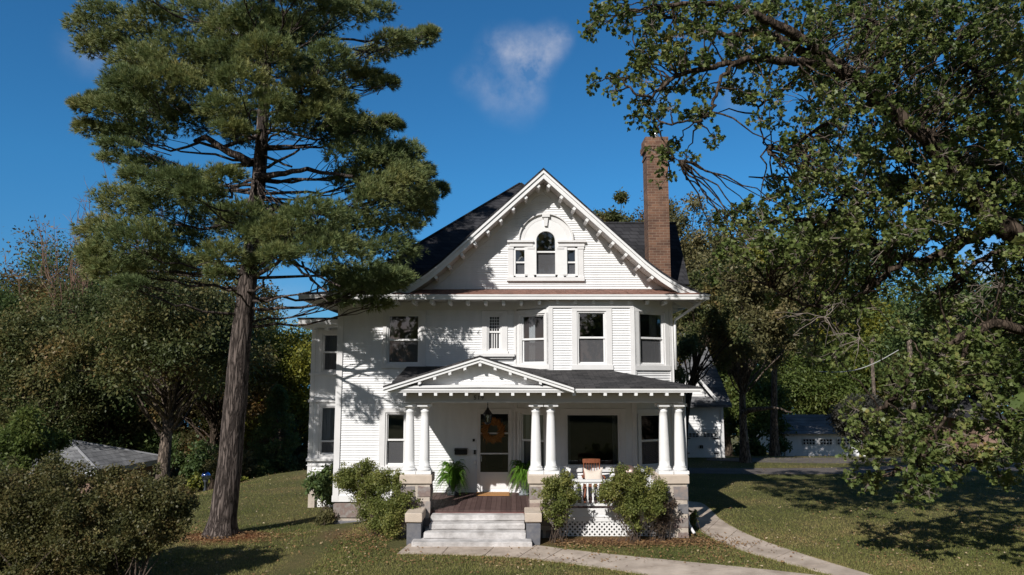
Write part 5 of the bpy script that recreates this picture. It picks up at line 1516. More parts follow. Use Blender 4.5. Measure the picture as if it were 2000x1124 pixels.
# a leafless top behind the oaks on the left
def bare_tree(label, px, pyt, Y, seed, h=5):
    rg = np.random.default_rng(seed); t = P(px, pyt, Y); z0 = TZ(t.x, Y) - .1
    r = thing('bare_tree', label, 'tree', (t.x, Y, z0), 'leafless trees'); m = MB()
    m.tube([(t.x, Y, z0), (t.x + .2, Y, z0 + (t.z - z0) * .55)], [.22, .11], 8, False); base = Vector((t.x + .2, Y, z0 + (t.z - z0) * .5)); m.build('trunk', BARKB, r, True)
    m = MB()
    for i in range(26):
        e = base + Vector((rg.uniform(-2.6, 2.6), rg.uniform(-2, 2), (t.z - base.z) * rg.uniform(.55, 1)))
        ps = limb(m, base, e, .06, .012, rg, .03, 7, 4, .05)
        for k in range(14):
            a = ps[rg.integers(2, 8)]; limb(m, a, a + Vector((rg.uniform(-.7, .7), rg.uniform(-.5, .5), rg.uniform(.0, 1.0))), .014, .006, rg, 0, 3, 3, .1)
    m.build('branches', M('red_brown_twig', (.20, .12, .085)), r)
bare_tree('leafless reddish tree top showing above the left oaks', 135, 395, 44, 5)
bare_tree('leafless grey tree whose twigs show through the pine boughs', 240, 320, 46, 6)

# far wood as one mass
rg = np.random.default_rng(40)
C, R_ = [], []
for i in range(150):
    x = rg.uniform(-75, 85); y = rg.uniform(66, 88) if x < -2 or x > 16 else rg.uniform(70, 90)
    hh = rg.uniform(6, 12)
    for k in range(5):
        C.append((x + rg.normal(0, 1.6), y + rg.normal(0, 1.4), TZ(x, y) + hh * (k + .6) / 5)); R_.append(rg.uniform(1.3, 2.4))
v, f, q = cloud(rg, np.array(C), np.array(R_), 70, .5, QUADLEAF, .8)
for i in range(70):
    x = rg.uniform(-46, -11); y = rg.uniform(56, 66); hh = rg.uniform(4, 8)
    for k in range(5):
        C.append((x + rg.normal(0, 1.4), y + rg.normal(0, 1.2), TZ(x, y) + hh * (k + .5) / 5)); R_.append(rg.uniform(1.1, 1.9))
v, f, q = cloud(rg, np.array(C), np.array(R_), 75, .5, QUADLEAF, .8)
fw = npmesh('distant_wood', v, f, q, OLIVE); fw['kind'] = 'stuff'; fw['label'] = 'distant mass of autumn trees behind the yard'
# trees across the street, seen only as reflections in the window glass
C, R_ = [], []
for i in range(46):
    x = rg.uniform(-60, 60); y = rg.uniform(-52, -38); hh = rg.uniform(12, 19)
    for k in range(6):
        C.append((x + rg.normal(0, 2), y + rg.normal(0, 1.6), hh * (k + .7) / 6)); R_.append(rg.uniform(1.6, 2.8))
v, f, q = cloud(rg, np.array(C), np.array(R_) * 1.15, 240, .85, QUADLEAF, .95)
fs_ = npmesh('street_trees', v, f, q, OLIVE); fs_['kind'] = 'stuff'; fs_['label'] = 'mass of trees across the street mirrored in the windows'


DARKTWIG = M('brown_twig', (.085, .062, .048), .9, .2, 8)


def shrub(name, label, cat, blobs, mat, seed, base, leaf=.040, stems=14, group=None, dens=1.0, twig=DARKTWIG, sr=.008, tplw=1.0, fuzz=0):
    """blobs: (px, py, Y, radius in px)"""
    rg = np.random.default_rng(seed)
    bz = TZ(*base)
    r = thing(name, label, cat, (base[0], base[1], bz), group)
    C, R_ = [], []
    for (px, py, Y, rp) in blobs:
        R0 = rp / FPX * Y; c = np.array(P(px, py, Y))
        for k in range(10):
            C.append(c + unit(rg, 1)[0] * R0 * rg.uniform(.3, .85) * np.array([1, .9, .9])); R_.append(R0 * rg.uniform(.28, .5))
        for k in range(5):
            u0_ = unit(rg, 1)[0]; u0_[2] = abs(u0_[2]) * .9 - .1
            C.append(c + u0_ * R0 * rg.uniform(.95, 1.3)); R_.append(R0 * rg.uniform(.10, .2))
    C, R_ = np.array(C), np.array(R_)
    C[:, 2] = np.maximum(C[:, 2], bz + .12)
    per = np.maximum(8, (R_ ** 2 * 9.5 / leaf ** 2 * 2.6 * dens)).astype(int)
    vs, fs, qs, k0 = [], [], [], 0
    for c, rr, n in zip(C, R_, per):
        v, f, q = cloud(rg, c[None], np.array([rr]), int(n), leaf, QUADLEAF, tplw, .9, .4, .6)
        v[:, 2] = np.maximum(v[:, 2], bz + .01)
        vs.append(v); fs.append(f + k0); qs.append(q); k0 += len(v)
    npmesh('foliage', np.concatenate(vs), np.concatenate(fs), np.concatenate(qs), mat, r)
    m = MB()
    idx = rg.choice(len(C), min(len(C), stems), replace=False)
    for i in idx:
        b = Vector((base[0] + rg.normal(0, .12), base[1] + rg.normal(0, .08), bz - .05))
        limb(m, b, Vector(C[i]), sr, sr * .4, rg, .05, 6, 5, .05)
    m.build('stems', twig, r, True)
    if fuzz:
        m = MB()
        for i in range(fuzz):
            c = Vector(C[rg.integers(len(C))]); u = Vector(unit(rg, 1)[0]); u.z = abs(u.z) + .2
            rr = float(R_[0]); limb(m, c, c + u.normalized() * rg.uniform(.25, .5), .005, .003, rg, 0, 3, 3, .05)
        m.build('twigs', twig, r)
    return r


FS_ = 'shrubs before the porch'
YS = 16.75
shrub('garden_shrub', 'wide olive shrub before the left foundation, left of the steps', 'shrub', [(695, 945, 18.4, 38), (735, 940, 18.1, 38), (765, 950, 17.6, 34), (715, 985, 18.2, 34), (680, 930, 18.5, 26), (710, 922, 18.5, 26), (755, 990, 17.5, 36), (785, 985, 17.0, 28), (770, 1020, 17.0, 30), (740, 1020, 17.4, 24), (690, 925, 18.4, 20), (780, 940, 17.4, 22)], SHRUB, 51, (P(745, 1050, 17.5).x, 17.5), group=FS_, stems=26)
shrub('garden_shrub', 'small rounded shrub just right of the steps on leggy stems', 'shrub', [(1080, 965, YS, 30), (1110, 958, YS, 24), (1100, 940, YS, 22), (1085, 995, YS, 28), (1114, 975, YS, 18), (1090, 1020, YS, 16), (1075, 945, YS, 16)], SHRUB, 52, (P(1090, 1060, YS).x, YS), group=FS_, stems=16)
shrub('garden_shrub', 'big leafy shrub covering most of the porch lattice on the right', 'shrub', [(1204, 962, YS, 32), (1240, 955, YS, 38), (1275, 965, YS, 30), (1232, 995, YS, 30), (1265, 990, YS - .05, 28), (1215, 935, YS, 24), (1255, 930, YS, 20), (1240, 1020, YS, 18), (1290, 950, YS, 18), (1180, 960, YS, 20)], SHRUB, 53, (P(1240, 1060, YS).x, YS), group=FS_, stems=26)
DRY = leafmat('dry_shrub_leaf', [(0, (.04, .035, .022)), (.5, (.085, .062, .042)), (1, (.15, .10, .075))], patch=.3)
shrub('garden_shrub', 'sparse brown shrub at the right stone pier', 'shrub', [(1295, 985, YS + .1, 22), (1300, 1010, YS + .1, 18), (1290, 1030, YS + .1, 16)], DRY, 54, (P(1290, 1058, YS).x, YS + .1), group=FS_, stems=14, dens=.45)
shrub('garden_shrub', 'dark broad leaved shrub below the house wing windows', 'shrub', [(625, 935, 21.9, 24), (640, 950, 21.7, 24), (620, 960, 22, 22), (650, 925, 21.9, 18), (608, 945, 22, 16), (645, 975, 21.8, 12)], DARKGREEN, 55, (P(632, 992, 21.9).x, 21.9), leaf=.11, stems=12, dens=.9)
shrub('garden_shrub', 'low grey green plant at the house corner stones', 'shrub', [(632, 1013, 19.9, 14), (642, 1008, 19.9, 13), (622, 1018, 19.9, 10)], GREYGREEN, 56, (P(634, 1026, 19.9).x, 19.9), leaf=.05, stems=6)
shrub('garden_shrub', 'low tuft of green leaves beside the right pier downspout', 'shrub', [(1356, 1005, 17.9, 9), (1354, 1018, 17.9, 8)], MIDGREEN, 57, (P(1355, 1030, 17.9).x, 17.9), leaf=.05, stems=5)
# big hedge lower left: three bushes grown together
YH = 13.6
shrub('hedge_bush', 'huge dull green bush filling the lower left corner', 'bush', [(40, 985, YH, 80), (110, 970, YH, 75), (60, 1060, YH, 70), (130, 1045, YH - .2, 75), (-30, 1000, YH, 80), (-20, 1080, YH, 70), (170, 985, YH, 60), (95, 935, YH + .5, 45), (30, 940, YH + .5, 45), (150, 1100, YH - .3, 50), (80, 1110, YH - .2, 50)], HEDGE, 61, (P(60, 1160, YH).x, YH), leaf=.046, stems=40, sr=.014)
shrub('hedge_bush', 'rounded dull green bush nearest the pine trunk', 'bush', [(235, 990, YH + .2, 65), (300, 985, YH + .3, 60), (345, 985, YH + .4, 38), (265, 1045, YH, 60), (210, 1055, YH, 55), (320, 1030, YH + .2, 45), (250, 935, YH + .8, 36), (315, 945, YH + .8, 34), (200, 945, YH + .6, 36), (225, 1095, YH, 40), (362, 975, YH + .6, 24)], HEDGE, 62, (P(255, 1125, YH).x, YH), leaf=.046, stems=34, sr=.014)

# understory between the trunks
UN = 'undergrowth bushes along the wood edge'
for i, (px, py, Y, rp, mt, lb) in enumerate(((400, 895, 40, 40, DARKGREEN, 'dark bush left of the pine trunk at the wood edge'), (455, 900, 38, 36, GREYGREEN, 'grey green bush right behind the pine trunk'), (520, 915, 39, 34, DARKGREEN, 'low dark bush under the spruce'), (590, 905, 40, 34, OLIVE, 'olive bush at the wood edge beside the house wing'), (385, 940, 34, 16, GOLD, 'small yellow plant just left of the pine trunk'), (462, 945, 33, 13, GOLD, 'small yellow green plant just right of the pine trunk'),
                                           (1524, 868, 43, 15, MIDGREEN, 'vine covered bush at the low garage corner'), (1465, 875, 40, 26, MIDGREEN, 'bright green bush between the forked oak and the maple trunk'), (1800, 865, 52, 40, DARKGREEN, 'dark bush right of the low garage'), (1720, 850, 52, 40, OLIVE, 'olive bush behind the plum grey crabapple'), (1880, 850, 50, 36, PURPLE, 'brown grey bush by the brown shed'), (210, 845, 54, 60, DARKGREEN, 'dark bush behind the bungalow ridge'), (330, 860, 47, 50, DARKGREEN, 'dark bush behind the grey oak trunk'))):
    x = P(px, py, Y).x
    shrub('woodland_bush', lb, 'bush', [(px, py, Y, rp), (px + rp * .7, py + rp * .3, Y + .3, rp * .7), (px - rp * .7, py + rp * .3, Y - .2, rp * .7), (px, py + rp * .6, Y, rp * .7)], mt, 80 + i, (x, Y), leaf=.15, stems=8, group=UN, dens=.9, sr=.02)

# ---------------------------------------------------------------- the tall pine
def build_pine():
    rg = np.random.default_rng(5)
    base = Vector((PINE_X, PINE_Y, TZ(PINE_X, PINE_Y)))
    r = thing('pine_tree', 'tall white pine with leaning bare trunk standing on the lawn left of the house', 'tree', base)
    line = [(430, 1052, 70), (432, 1035, 62), (436, 1010, 56), (441, 960, 54), (450, 880, 51), (460, 780, 49), (468, 700, 46), (478, 610, 43), (486, 530, 40), (495, 450, 36), (505, 350, 33), (514, 250, 28), (520, 150, 24), (527, 50, 20), (532, -80, 14), (536, -230, 6)]
    ax = [P(a, b, PINE_Y) for a, b, c in line]; rad = [c / 2 / FPX * PINE_Y * (.85 if b > 600 else .82) for a, b, c in line]
    # resample finely
    K = 90; zs = np.linspace(ax[0].z - .1, ax[-1].z, K)
    fx = lambda z: float(np.interp(z, [p.z for p in ax], [p.x for p in ax])); fr = lambda z: float(np.interp(z, [p.z for p in ax], rad))
    def flare(i, a):
        h = zs[i] - zs[0]
        k = 1 + .55 * math.exp(-h / .22) * (.55 + .6 * max(0, math.sin(2.5 * a + .8))) if h < 1.4 else 1
        return k * (1 + .035 * math.sin(7 * a + 3 * h) + .025 * math.sin(13 * a - 5 * h))
    m = MB(); m.tube([(fx(z), PINE_Y + .05 * math.sin(z), z) for z in zs], [fr(z) for z in zs], 26, True, flare=flare)
    # clumps: px, py, rx, ry; most at the trunk's depth +- a few metres
    CL = [(200, 28, 55, 26), (250, 70, 55, 32), (300, 40, 60, 38), (215, 85, 40, 28), (275, 118, 60, 36), (345, 105, 70, 50), (250, 165, 55, 38), (325, 165, 75, 55), (210, 215, 60, 30), (285, 215, 75, 42), (390, 175, 75, 55),
          (430, 115, 65, 48), (450, 62, 65, 45), (525, 100, 60, 42), (560, 135, 60, 45), (500, 35, 60, 35), (390, 30, 70, 38), (170, 250, 28, 18), (265, 262, 75, 24), (370, 238, 65, 36), (440, 215, 55, 38), (160, 205, 24, 14), (230, 285, 42, 14),
          (600, 60, 65, 42), (645, 110, 46, 34), (680, 28, 45, 30), (735, 22, 42, 22), (765, 82, 50, 22), (812, 78, 40, 17), (842, 66, 14, 14), (680, 140, 45, 22), (725, 152, 42, 15), (762, 163, 20, 12), (600, 175, 60, 30), (655, 195, 46, 20),
          (560, 60, 55, 40), (600, 10, 55, 30), (640, 228, 58, 36), (700, 252, 55, 34), (757, 240, 24, 15), (640, 265, 42, 30), (690, 305, 60, 40), (752, 325, 58, 50), (800, 355, 46, 46), (812, 405, 38, 38), (745, 385, 62, 52), (690, 355, 50, 36), (790, 300, 42, 30), (830, 340, 20, 22), (835, 385, 18, 22), (790, 440, 40, 20),
          (620, 420, 66, 42), (560, 455, 66, 46), (695, 445, 70, 46), (765, 490, 58, 44), (725, 545, 70, 38), (650, 490, 75, 46), (515, 480, 44, 36), (700, 570, 60, 26), (770, 545, 42, 24), (650, 540, 30, 28), (500, 515, 30, 22), (660, 590, 28, 12), (735, 595, 34, 14), (545, 500, 40, 26),
          (285, 325, 50, 26), (345, 355, 62, 34), (240, 395, 55, 42), (315, 405, 75, 52), (195, 455, 42, 38), (265, 470, 75, 52), (355, 480, 68, 48), (220, 530, 55, 30), (305, 520, 75, 36), (185, 500, 32, 36), (415, 425, 45, 34), (440, 345, 40, 22), (435, 500, 45, 34), (390, 380, 50, 30), (385, 520, 45, 22), (265, 345, 30, 20), (430, 535, 30, 14), (250, 555, 40, 14),
          (470, 160, 55, 45), (535, 205, 42, 40), (478, 425, 50, 40), (505, 455, 45, 30), (565, 245, 40, 32), (455, 255, 40, 24), (530, 420, 40, 24), (590, 215, 50, 34), (370, -30, 80, 45), (470, -40, 80, 45), (590, -50, 80, 45), (680, -40, 50, 30), (270, -20, 50, 30), (500, -110, 110, 55), (600, -130, 60, 40), (420, -130, 60, 40), (530, -190, 70, 50)]
    pos_all, shoot_all, rn_all, lw = [], [], [], []
    m2 = MB()
    for (px, py, rx, ry) in CL:
        cxp = float(np.interp(-py, [-a[1] for a in line], [a[0] for a in line]))
        lat = abs(px - cxp) / FPX * PINE_Y
        for rep in range(2):
            # lateral reach limits how far the clump may stand toward or away from the camera
            reach = max(0, 4.9 ** 2 - lat ** 2) ** .5
            if rep == 0: dy = rg.uniform(-.62, .15) * reach if px < 690 else rg.uniform(-1.1, .6)
            else:
                dy = rg.uniform(.2, .8) * reach
                px2, py2 = px + rg.normal(0, 25), py + rg.normal(0, 14) + 8
            if rep and rg.random() < .5: continue
            q = (px, py) if rep == 0 else (px2, py2)
            if rep and (300 < py < 345 and 380 < px < 640): continue
            c = P(q[0], q[1], PINE_Y + dy); s = (PINE_Y + dy) / FPX
            Rx, Rz = rx * s * (.93 if rep == 0 else .75), ry * s * (.80 if rep == 0 else .7)
            Ry = (Rx + Rz) / 2
            outd = np.array([c.x - fx(c.z), c.y - PINE_Y, 0]); dist = np.linalg.norm(outd); outd = outd / (dist + 1e-6)
            # limb
            zt_ = c.z - .10 * dist - .25
            a = Vector((fx(zt_), PINE_Y, zt_))
            pts = limb(m2 if rg.random() < .55 else MB(), a, c - Vector((0, 0, Rz * .5)), .02 + .009 * dist, .012, rg, -.05, 8, 6, .045)
            n = int(150 + 1750 * Rx * Rz)
            u = unit(rg, n); q_ = rg.random(n) ** (1 / 4.2)
            off = u * q_[:, None] * np.array([Rx, Ry, Rz]) * (1 + .16 * rg.normal(size=(n, 1)))
            off[:, 2] += .12 * Rz * np.cos(3 * np.arctan2(off[:, 1], off[:, 0]) + px)
            keep = ~((u[:, 2] < -.3) & (rg.random(n) < .7))
            off, u = off[keep], u[keep]
            pos_all.append(off + np.array(c)); shoot_all.append(u * .75 + outd * .55 + np.array([0, 0, .45])); rn_all.append(np.full(len(off), rg.random() * .35) + rg.random(len(off)) * .65)
            # twigs inside
            for k in range(5):
                e = off[rg.integers(len(off))]
                limb(m2, pts[rg.integers(4, 9)], c + Vector([float(t) for t in e]), .014, .006, rg, .0, 4, 4, .08)
    # thick old limbs and dead stubs seen between the boughs
    for (x0, y0, x1, y1, d, rr) in ((490, 320, 402, 268, -.3, .13), (402, 268, 380, 276, -.5, .08), (500, 345, 600, 330, -.8, .10), (600, 330, 690, 345, -1.4, .06), (500, 335, 585, 292, -.6, .05), (515, 285, 610, 282, -.5, .04), (510, 300, 570, 326, -.7, .045), (488, 370, 370, 372, -.9, .04), (480, 378, 350, 362, -1.1, .03), (490, 535, 330, 530, -.6, .06), (495, 540, 560, 500, -1.2, .07), (560, 500, 640, 570, -2.2, .04), (575, 510, 665, 560, -2.4, .035), (590, 512, 640, 590, -2.2, .03), (500, 350, 480, 410, -.5, .05), (500, 350, 545, 400, -.8, .02), (500, 352, 530, 398, -.7, .018), (500, 352, 515, 402, -.7, .016), (500, 355, 555, 392, -.6, .014), (497, 352, 560, 405, -.8, .012), (470, 355, 345, 385, -1.4, .02)):
        limb(m2, P(x0, y0, PINE_Y + d * .2), P(x1, y1, PINE_Y + d), rr, rr * .55, rg, -.02, 7, 7, .03)
    for k in range(60):
        z = rg.uniform(7.2, 12.5); a = rg.uniform(0, 6.28); l = rg.uniform(.5, 1.9)
        limb(m2, (fx(z), PINE_Y, z), (fx(z) + l * math.cos(a), PINE_Y + l * math.sin(a), z + rg.uniform(-.5, .25)), .016, .005, rg, 0, 4, 4, .09)
    m.build('trunk', BARKP, r, True)
    m2.build('boughs', BARKP, r, True)
    pos = np.concatenate(pos_all); sh = np.concatenate(shoot_all); rn = np.concatenate(rn_all)
    sh /= np.linalg.norm(sh, axis=1, keepdims=True)
    Kn = 15
    n = len(pos)
    d = np.repeat(sh, Kn, 0) + unit(rg, n * Kn) * .75
    p = np.repeat(pos, Kn, 0) + d * .01
    ln = rg.uniform(.10, .165, n * Kn)
    v, f, q = leaves(NEED, p, d, unit(rg, n * Kn), ln, .015, np.clip(np.repeat(rn, Kn) + rg.normal(0, .06, n * Kn), 0, 1))
    npmesh('needles', v, f, q, NEEDLE, r)
    return n


NPINE = build_pine()

# ---------------------------------------------------------------- the near oak
# leaf density of the oak's sprays, one digit per 50 px of its spread (x from 1150, y from 0)
OAKMAP = ["57877788876788887", "32887656656787778", "01686345667666678", "15543435566655668", "03233011335667778"[:17], "00423002655676778", "00140001443467888", "00000036745788888", "00000767888888888", "00000578888765556",
          "00002456764544325", "00000005554455436", "00000003333336777", "00000000011226788", "00000000000137788", "00000000000478878", "00000000006888867", "00000000007888658", "00000000003663456", "00000000000031000"]


def build_oak():
    rg = np.random.default_rng(9)
    ox, oy = 13.6, 15.4
    r = thing('oak_tree', 'large near oak on the right whose leafy limbs arch over the lawn toward the chimney', 'tree', (ox, oy, 0), 'trees behind the lawn' if False else None)
    m = MB()
    m.tube([(ox, oy, -.1), (ox - .05, oy, .5), (ox - .1, oy, 2), (ox - .2, oy - .1, 4), (ox - .3, oy, 6), (ox - .1, oy, 9), (ox + .2, oy, 13), (ox + .1, oy, 16)], [.75, .55, .48, .44, .40, .32, .2, .06], 18, False)
    nodes = []      # points of the limbs where twigs may start
    def lim(pts, r0, r1, start=None):
        w = [P(*q) for q in pts]
        if start is not None: w = [Vector(start)] + w
        w2 = [Vector(q) for q in spline([tuple(q) for q in w], 6 * len(w))]
        w2 = [q + Vector([float(t) for t in rg.normal(0, .02, 3)]) for q in w2]
        rr = [r0 + (r1 - r0) * (i / (len(w2) - 1)) for i in range(len(w2))]
        m.tube(w2, rr, 10, False, flare=lambda i, a: 1 + .07 * math.sin(3 * a + i * .9) + .05 * math.sin(5 * a - i * 1.7))
        nodes.extend(w2)
    lim([(1990, 470, 15.2), (1900, 375, 15.0), (1825, 285, 14.8), (1740, 215, 14.6), (1640, 130, 14.3), (1560, 75, 14.0), (1480, 32, 13.7), (1400, 8, 13.4), (1290, 10, 13.2)], .26, .03, (ox - .25, oy, 5.3))
    lim([(1660, 150, 14.3), (1585, 110, 14.2), (1480, 62, 14.6), (1420, 70, 14.8), (1330, 40, 14.8), (1230, 20, 14.6)], .12, .02)
    lim([(1600, 125, 14.2), (1530, 118, 13.6), (1450, 118, 13.4), (1390, 132, 13.3), (1320, 150, 13.2), (1262, 190, 13.1), (1215, 155, 13.1)], .09, .015)
    lim([(1450, 118, 13.4), (1410, 150, 13.3), (1395, 205, 13.2), (1372, 233, 13.2), (1320, 240, 13.1), (1285, 252, 13.1), (1322, 315, 13.1)], .04, .01)
    lim([(1590, 130, 14.2), (1550, 160, 14.6), (1520, 185, 14.8), (1480, 215, 14.9), (1500, 290, 14.9)], .06, .012)
    lim([(1720, 200, 14.6), (1660, 215, 15.0), (1600, 250, 15.2), (1540, 290, 15.4), (1490, 280, 15.4)], .07, .012)
    lim([(1985, 450, 15.3), (1900, 465, 15.4), (1850, 490, 15.5), (1800, 512, 15.6), (1745, 498, 15.8), (1700, 470, 16), (1640, 440, 16), (1540, 430, 16), (1460, 440, 16)], .17, .025, (ox - .2, oy, 4.7))
    lim([(1850, 490, 15.5), (1870, 540, 15.6), (1900, 520, 15.5), (1960, 480, 15.4)], .07, .05)
    lim([(1780, 505, 15.6), (1720, 545, 15.7), (1650, 600, 15.6), (1560, 590, 15.6), (1500, 560, 15.6)], .08, .015)
    lim([(1980, 640, 14.6), (1900, 650, 14.4), (1830, 690, 14.3), (1760, 760, 14.1), (1700, 820, 14.0), (1660, 860, 13.9)], .12, .015, (ox - .25, oy, 3.6))
    lim([(1900, 650, 14.4), (1860, 760, 14.1), (1830, 850, 13.9), (1770, 920, 13.8)], .05, .01)
    lim([(2030, 700, 14.4), (1980, 790, 14.1), (1950, 880, 14.0), (1880, 910, 13.9)], .06, .012)
    lim([(2010, 250, 15.4), (1940, 180, 15.5), (1880, 110, 15.6), (1800, 60, 15.8), (1700, 40, 16)], .13, .02, (ox - .15, oy, 7.5))
    lim([(1960, 330, 15.6), (1880, 330, 16), (1780, 370, 16.3), (1680, 380, 16.5), (1580, 350, 16.6), (1460, 345, 16.6)], .10, .015, (ox - .2, oy, 6.5))
    C, R_, big = [], [], []
    for j, row in enumerate(OAKMAP):
        for i, ch in enumerate(row):
            d = int(ch)
            if not d: continue
            for k in range(max(1, int(round(d * (.56 if j < 11 else .46) + rg.uniform(-.3, .3) + (.14 * d if i > 5 and j < 11 else 0))))):
                px, py = 1150 + 50 * (i + rg.random()), 50 * (j + rg.random())
                if j < 10: Y = rg.uniform(12.9, 17.5) if i > 6 else rg.uniform(12.9, 15.0)
                elif j < 13: Y = rg.uniform(14.4, 17.2)
                else: Y = rg.uniform(13.3, 15.2)
                C.append(P(px, py, Y)); R_.append(rg.uniform(.13, .30))
    for k in range(720):
        px, py = rg.uniform(1560, 2080), rg.uniform(-40, 700)
        if (1675 < px < 1805 and py > 540) or px < 1560 + max(0, 250 - py) * .5 or (430 < py < 620 and 1690 < px < 1960 and rg.random() < .7): continue
        C.append(P(px, py, rg.uniform(17, 20.5))); R_.append(rg.uniform(.25, .5))
    # the rest of the crown, out of frame to the right and above
    nin = len(C)
    for k in range(900):
        a = rg.uniform(0, 6.28); q = rg.random() ** .5
        p = Vector((ox + .4 + 8.6 * q * math.cos(a), oy - 2.2 + 7.6 * q * math.sin(a), rg.uniform(3.2, 16.5 - 5 * q)))
        if p.y < 10.5 and p.z > 8.3: continue
        d = p - Vector((0, 0, HC)); t = d.y
        c_, s_ = math.cos(PITCH), math.sin(PITCH)
        dep = d.y * c_ + d.z * s_; sx = 1000 + FPX * d.x / dep; sy = 562 - FPX * (d.z * c_ - d.y * s_) / dep
        if sx < 2040 and sy > -40 and dep > 0: continue
        C.append(p); R_.append(rg.uniform(.35, .6)); big.append(len(C) - 1)
    C = np.array([tuple(c) for c in C]); R_ = np.array(R_)
    nd = np.array([tuple(q) for q in nodes])
    tw = MB()
    Ps, Ls, Ns, rn, ln = [], [], [], [], []
    for k, (c, rr) in enumerate(zip(C, R_)):
        inside = k < nin
        # branchlet from the nearest limb
        dd = ((nd - c) ** 2).sum(1); near = nd[np.argmin(dd + rg.random(len(dd)) * .25)]
        if inside and np.sqrt(dd.min()) < 3.2:
            limb(m, Vector(near), Vector(c), .022, .008, rg, .04, 7, 5, .07)
        nros = 19 if inside else 10
        for q in range(nros):
            tip = c + unit(rg, 1)[0] * rr * rg.uniform(.35, 1.1)
            dirv = (tip - c) / (np.linalg.norm(tip - c) + 1e-6)
            if inside and q % 2 == 0: limb(tw, Vector(c), Vector(tip), .007, .0035, rg, 0, 2, 3, .05)
            nl = rg.integers(4, 8); crn = rg.random()
            for w in range(nl):
                L = dirv * .55 + unit(rg, 1)[0] * .95 + np.array([0, 0, -.15])
                Ps.append(tip - L * .01); Ls.append(L); Ns.append(np.array([0, 0, 1.0]) * .8 + unit(rg, 1)[0] * .75)
                rn.append(min(1, .5 * crn + .5 * rg.random())); ln.append(rg.uniform(.06, .125) if inside else rg.uniform(.16, .24))
    # bare grey twigs hanging in the crown
    for (px, py, n) in ((1790, 130, 8), (1840, 90, 6), (1700, 140, 7), (1640, 270, 6), (1460, 90, 6), (1900, 300, 10), (1960, 320, 9), (1980, 60, 8), (1580, 200, 6), (1750, 470, 7), (1610, 620, 9), (1680, 660, 8), (1920, 590, 9), (1960, 560, 8), (1490, 450, 5), (1870, 800, 6), (1800, 420, 6), (1850, 200, 7)):
        s = P(px, py, rg.uniform(13.5, 15))
        for k in range(n):
            e = s + Vector((rg.uniform(-.75, .45), rg.uniform(-.2, .2), rg.uniform(-.55, .45)))
            ps = limb(tw, s, e, .010, .004, rg, .06, 5, 4, .13)
            for h in range(2): limb(tw, ps[rg.integers(2, 6)], e + Vector((rg.uniform(-.25, .2), 0, rg.uniform(-.25, .2))), .005, .003, rg, 0, 3, 3, .1)
    m.build('trunk', BARKO, r, True)
    tw.build('twigs', TWIG, r, False)
    v, f, q = leaves(OAK, np.array(Ps), np.array(Ls), np.array(Ns), np.array(ln), np.array(ln) * 1.05, np.array(rn))
    npmesh('leaves', v, f, q, OAKLEAF, r)
    return len(ln)


NOAK = build_oak()

# ---------------------------------------------------------------- grass and fallen leaves
rg = np.random.default_rng(77)
def scatter(n, ymin, ymax):
    t = rg.random(n); y = 1 / (1 / ymin + t * (1 / ymax - 1 / ymin)); x = rg.uniform(-.80, .80, n) * y
    ok = ~((x > -2.75) & (x < 4.2) & (y > PF - .3)) & ~((x > -2.75) & (x < 1.2) & (y > 16.1)) & ~((x > XL) & (x < XR) & (y > 19.9)) & ~((x > lx0) & (x < XL + .1) & (y > LY - .1))
    for up, lo in ((w1u, w1l), (w2u, w2l)): ok &= ~inpoly(x, y, [tuple(q) for q in up] + [tuple(q) for q in lo[::-1]])
    return x[ok], y[ok]
dps = [(spline(d1u, 20), spline(d1l, 20))]
x, y = scatter(330000, 12.2, 34)
for up, lo in dps:
    k = ~inpoly(x, y, [tuple(q) for q in up] + [tuple(q) for q in lo[::-1]]); x, y = x[k], y[k]
k = ((((x - PINE_X - .15) / 1.1) ** 2 + ((y - PINE_Y + .1) / .65) ** 2) > .7 + .6 * rg.random(len(x))) & ((((x - 2.6) / 2.3) ** 2 + ((y - 17.0) / .62) ** 2) > .5 + .8 * rg.random(len(x)))
x, y = x[k], y[k]
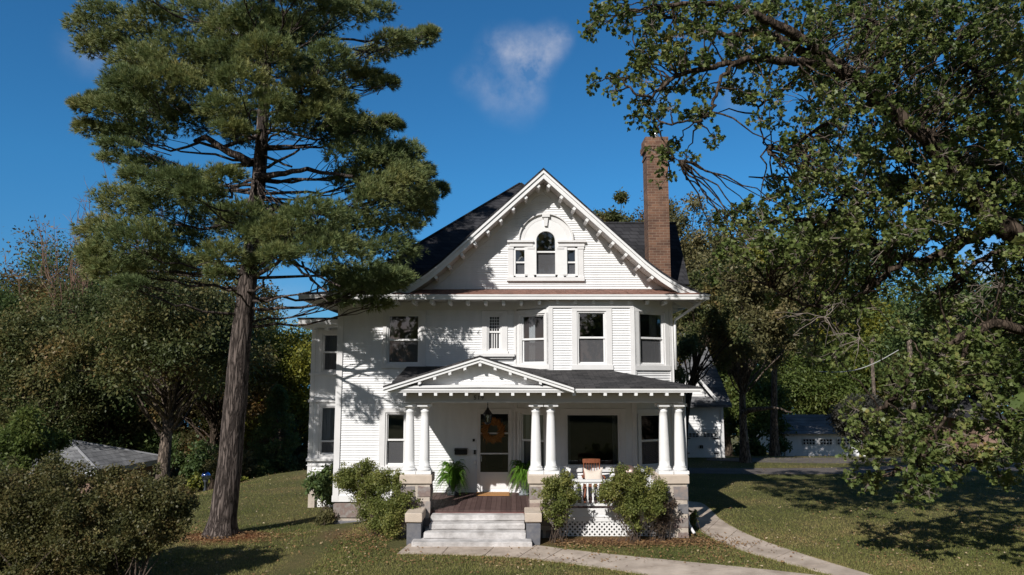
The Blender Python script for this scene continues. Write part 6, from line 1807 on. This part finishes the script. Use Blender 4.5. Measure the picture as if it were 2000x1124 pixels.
for ed_ in (w1u, w1l, w2u, w2l):
    e = np.array(spline(ed_, 400)); ii = rg.integers(0, 399, 4500); tt = rg.random((4500, 1)); pe = e[ii] * (1 - tt) + e[ii + 1] * tt
    wob = np.sin(pe[:, 0] * 5.0) * np.sin(pe[:, 1] * 7.3 + 1)
    pe = pe + rg.normal(0, .028, pe.shape) * (1 + .8 * wob[:, None])
    ok = (pe[:, 1] > 12) & (pe[:, 1] < 30) & ~((pe[:, 1] > 16.05) & (np.abs(pe[:, 0] + 1) < 1.75))
    x = np.concatenate([x, pe[ok, 0]]); y = np.concatenate([y, pe[ok, 1]])
n = len(x)
L = np.stack([rg.normal(0, .45, n), rg.normal(0, .45, n), np.ones(n)], 1)
v, f, q = leaves(NEED, np.stack([x, y, terr(x, y) - .005], 1), L, unit(rg, n), rg.uniform(.025, .065, n), .016, rg.random(n))
go = npmesh('grass', v, f, q, GRASSM); go['kind'] = 'stuff'; go['label'] = 'short autumn lawn grass with brown patches'
x, y = scatter(13000, 12.2, 36)
pn = np.sin(x * 1.7 + 2 * np.sin(y * .6)) + np.sin(y * 1.3 + x * .7) + rg.normal(0, 1.0, len(x)); x, y = x[pn > -.3], y[pn > -.3]
n = len(x)
rq = rg.random(n) ** 1.3
bx_, by_ = [], []
for (cx_, cy_, sx_, sy_, m_) in ((2.6, 16.45, 1.7, .22, 1300), (4.4, 16.9, .35, .5, 300), (-3.2, 17.3, .7, .5, 500), (-2.9, 16.2, .5, .5, 250), (PINE_X + .2, PINE_Y - .35, .9, .4, 900), (-.6, 15.0, 1.6, .25, 250), (3.6, 15.4, 1.2, .4, 300)):
    bx_.append(rg.normal(cx_, sx_, m_)); by_.append(rg.normal(cy_, sy_, m_))
bx_, by_ = np.concatenate(bx_), np.concatenate(by_)
ok = ~((np.abs(bx_ + .9) < 1.85) & (by_ > 16.1)) & (by_ < 19.9) & ~((bx_ > 1.1) & (bx_ < 3.2) & (by_ > PF - .05))
x = np.concatenate([x, bx_[ok]]); y = np.concatenate([y, by_[ok]]); rq = np.concatenate([rq, rg.random(ok.sum()) * .45]); n = len(x)
L = unit(rg, n) * np.array([1, 1, .25])
v, f, q = leaves(OAK, np.stack([x, y, terr(x, y) + .035 + rg.uniform(0, .02, n)], 1), L, np.stack([rg.normal(0, .35, n), rg.normal(0, .35, n), np.ones(n)], 1), rg.uniform(.03, .085, n), .055, rq)
fl = npmesh('fallen_leaves', v, f, q, LEAFLIT); fl['kind'] = 'stuff'; fl['label'] = 'scattered tan fallen leaves on the lawn'
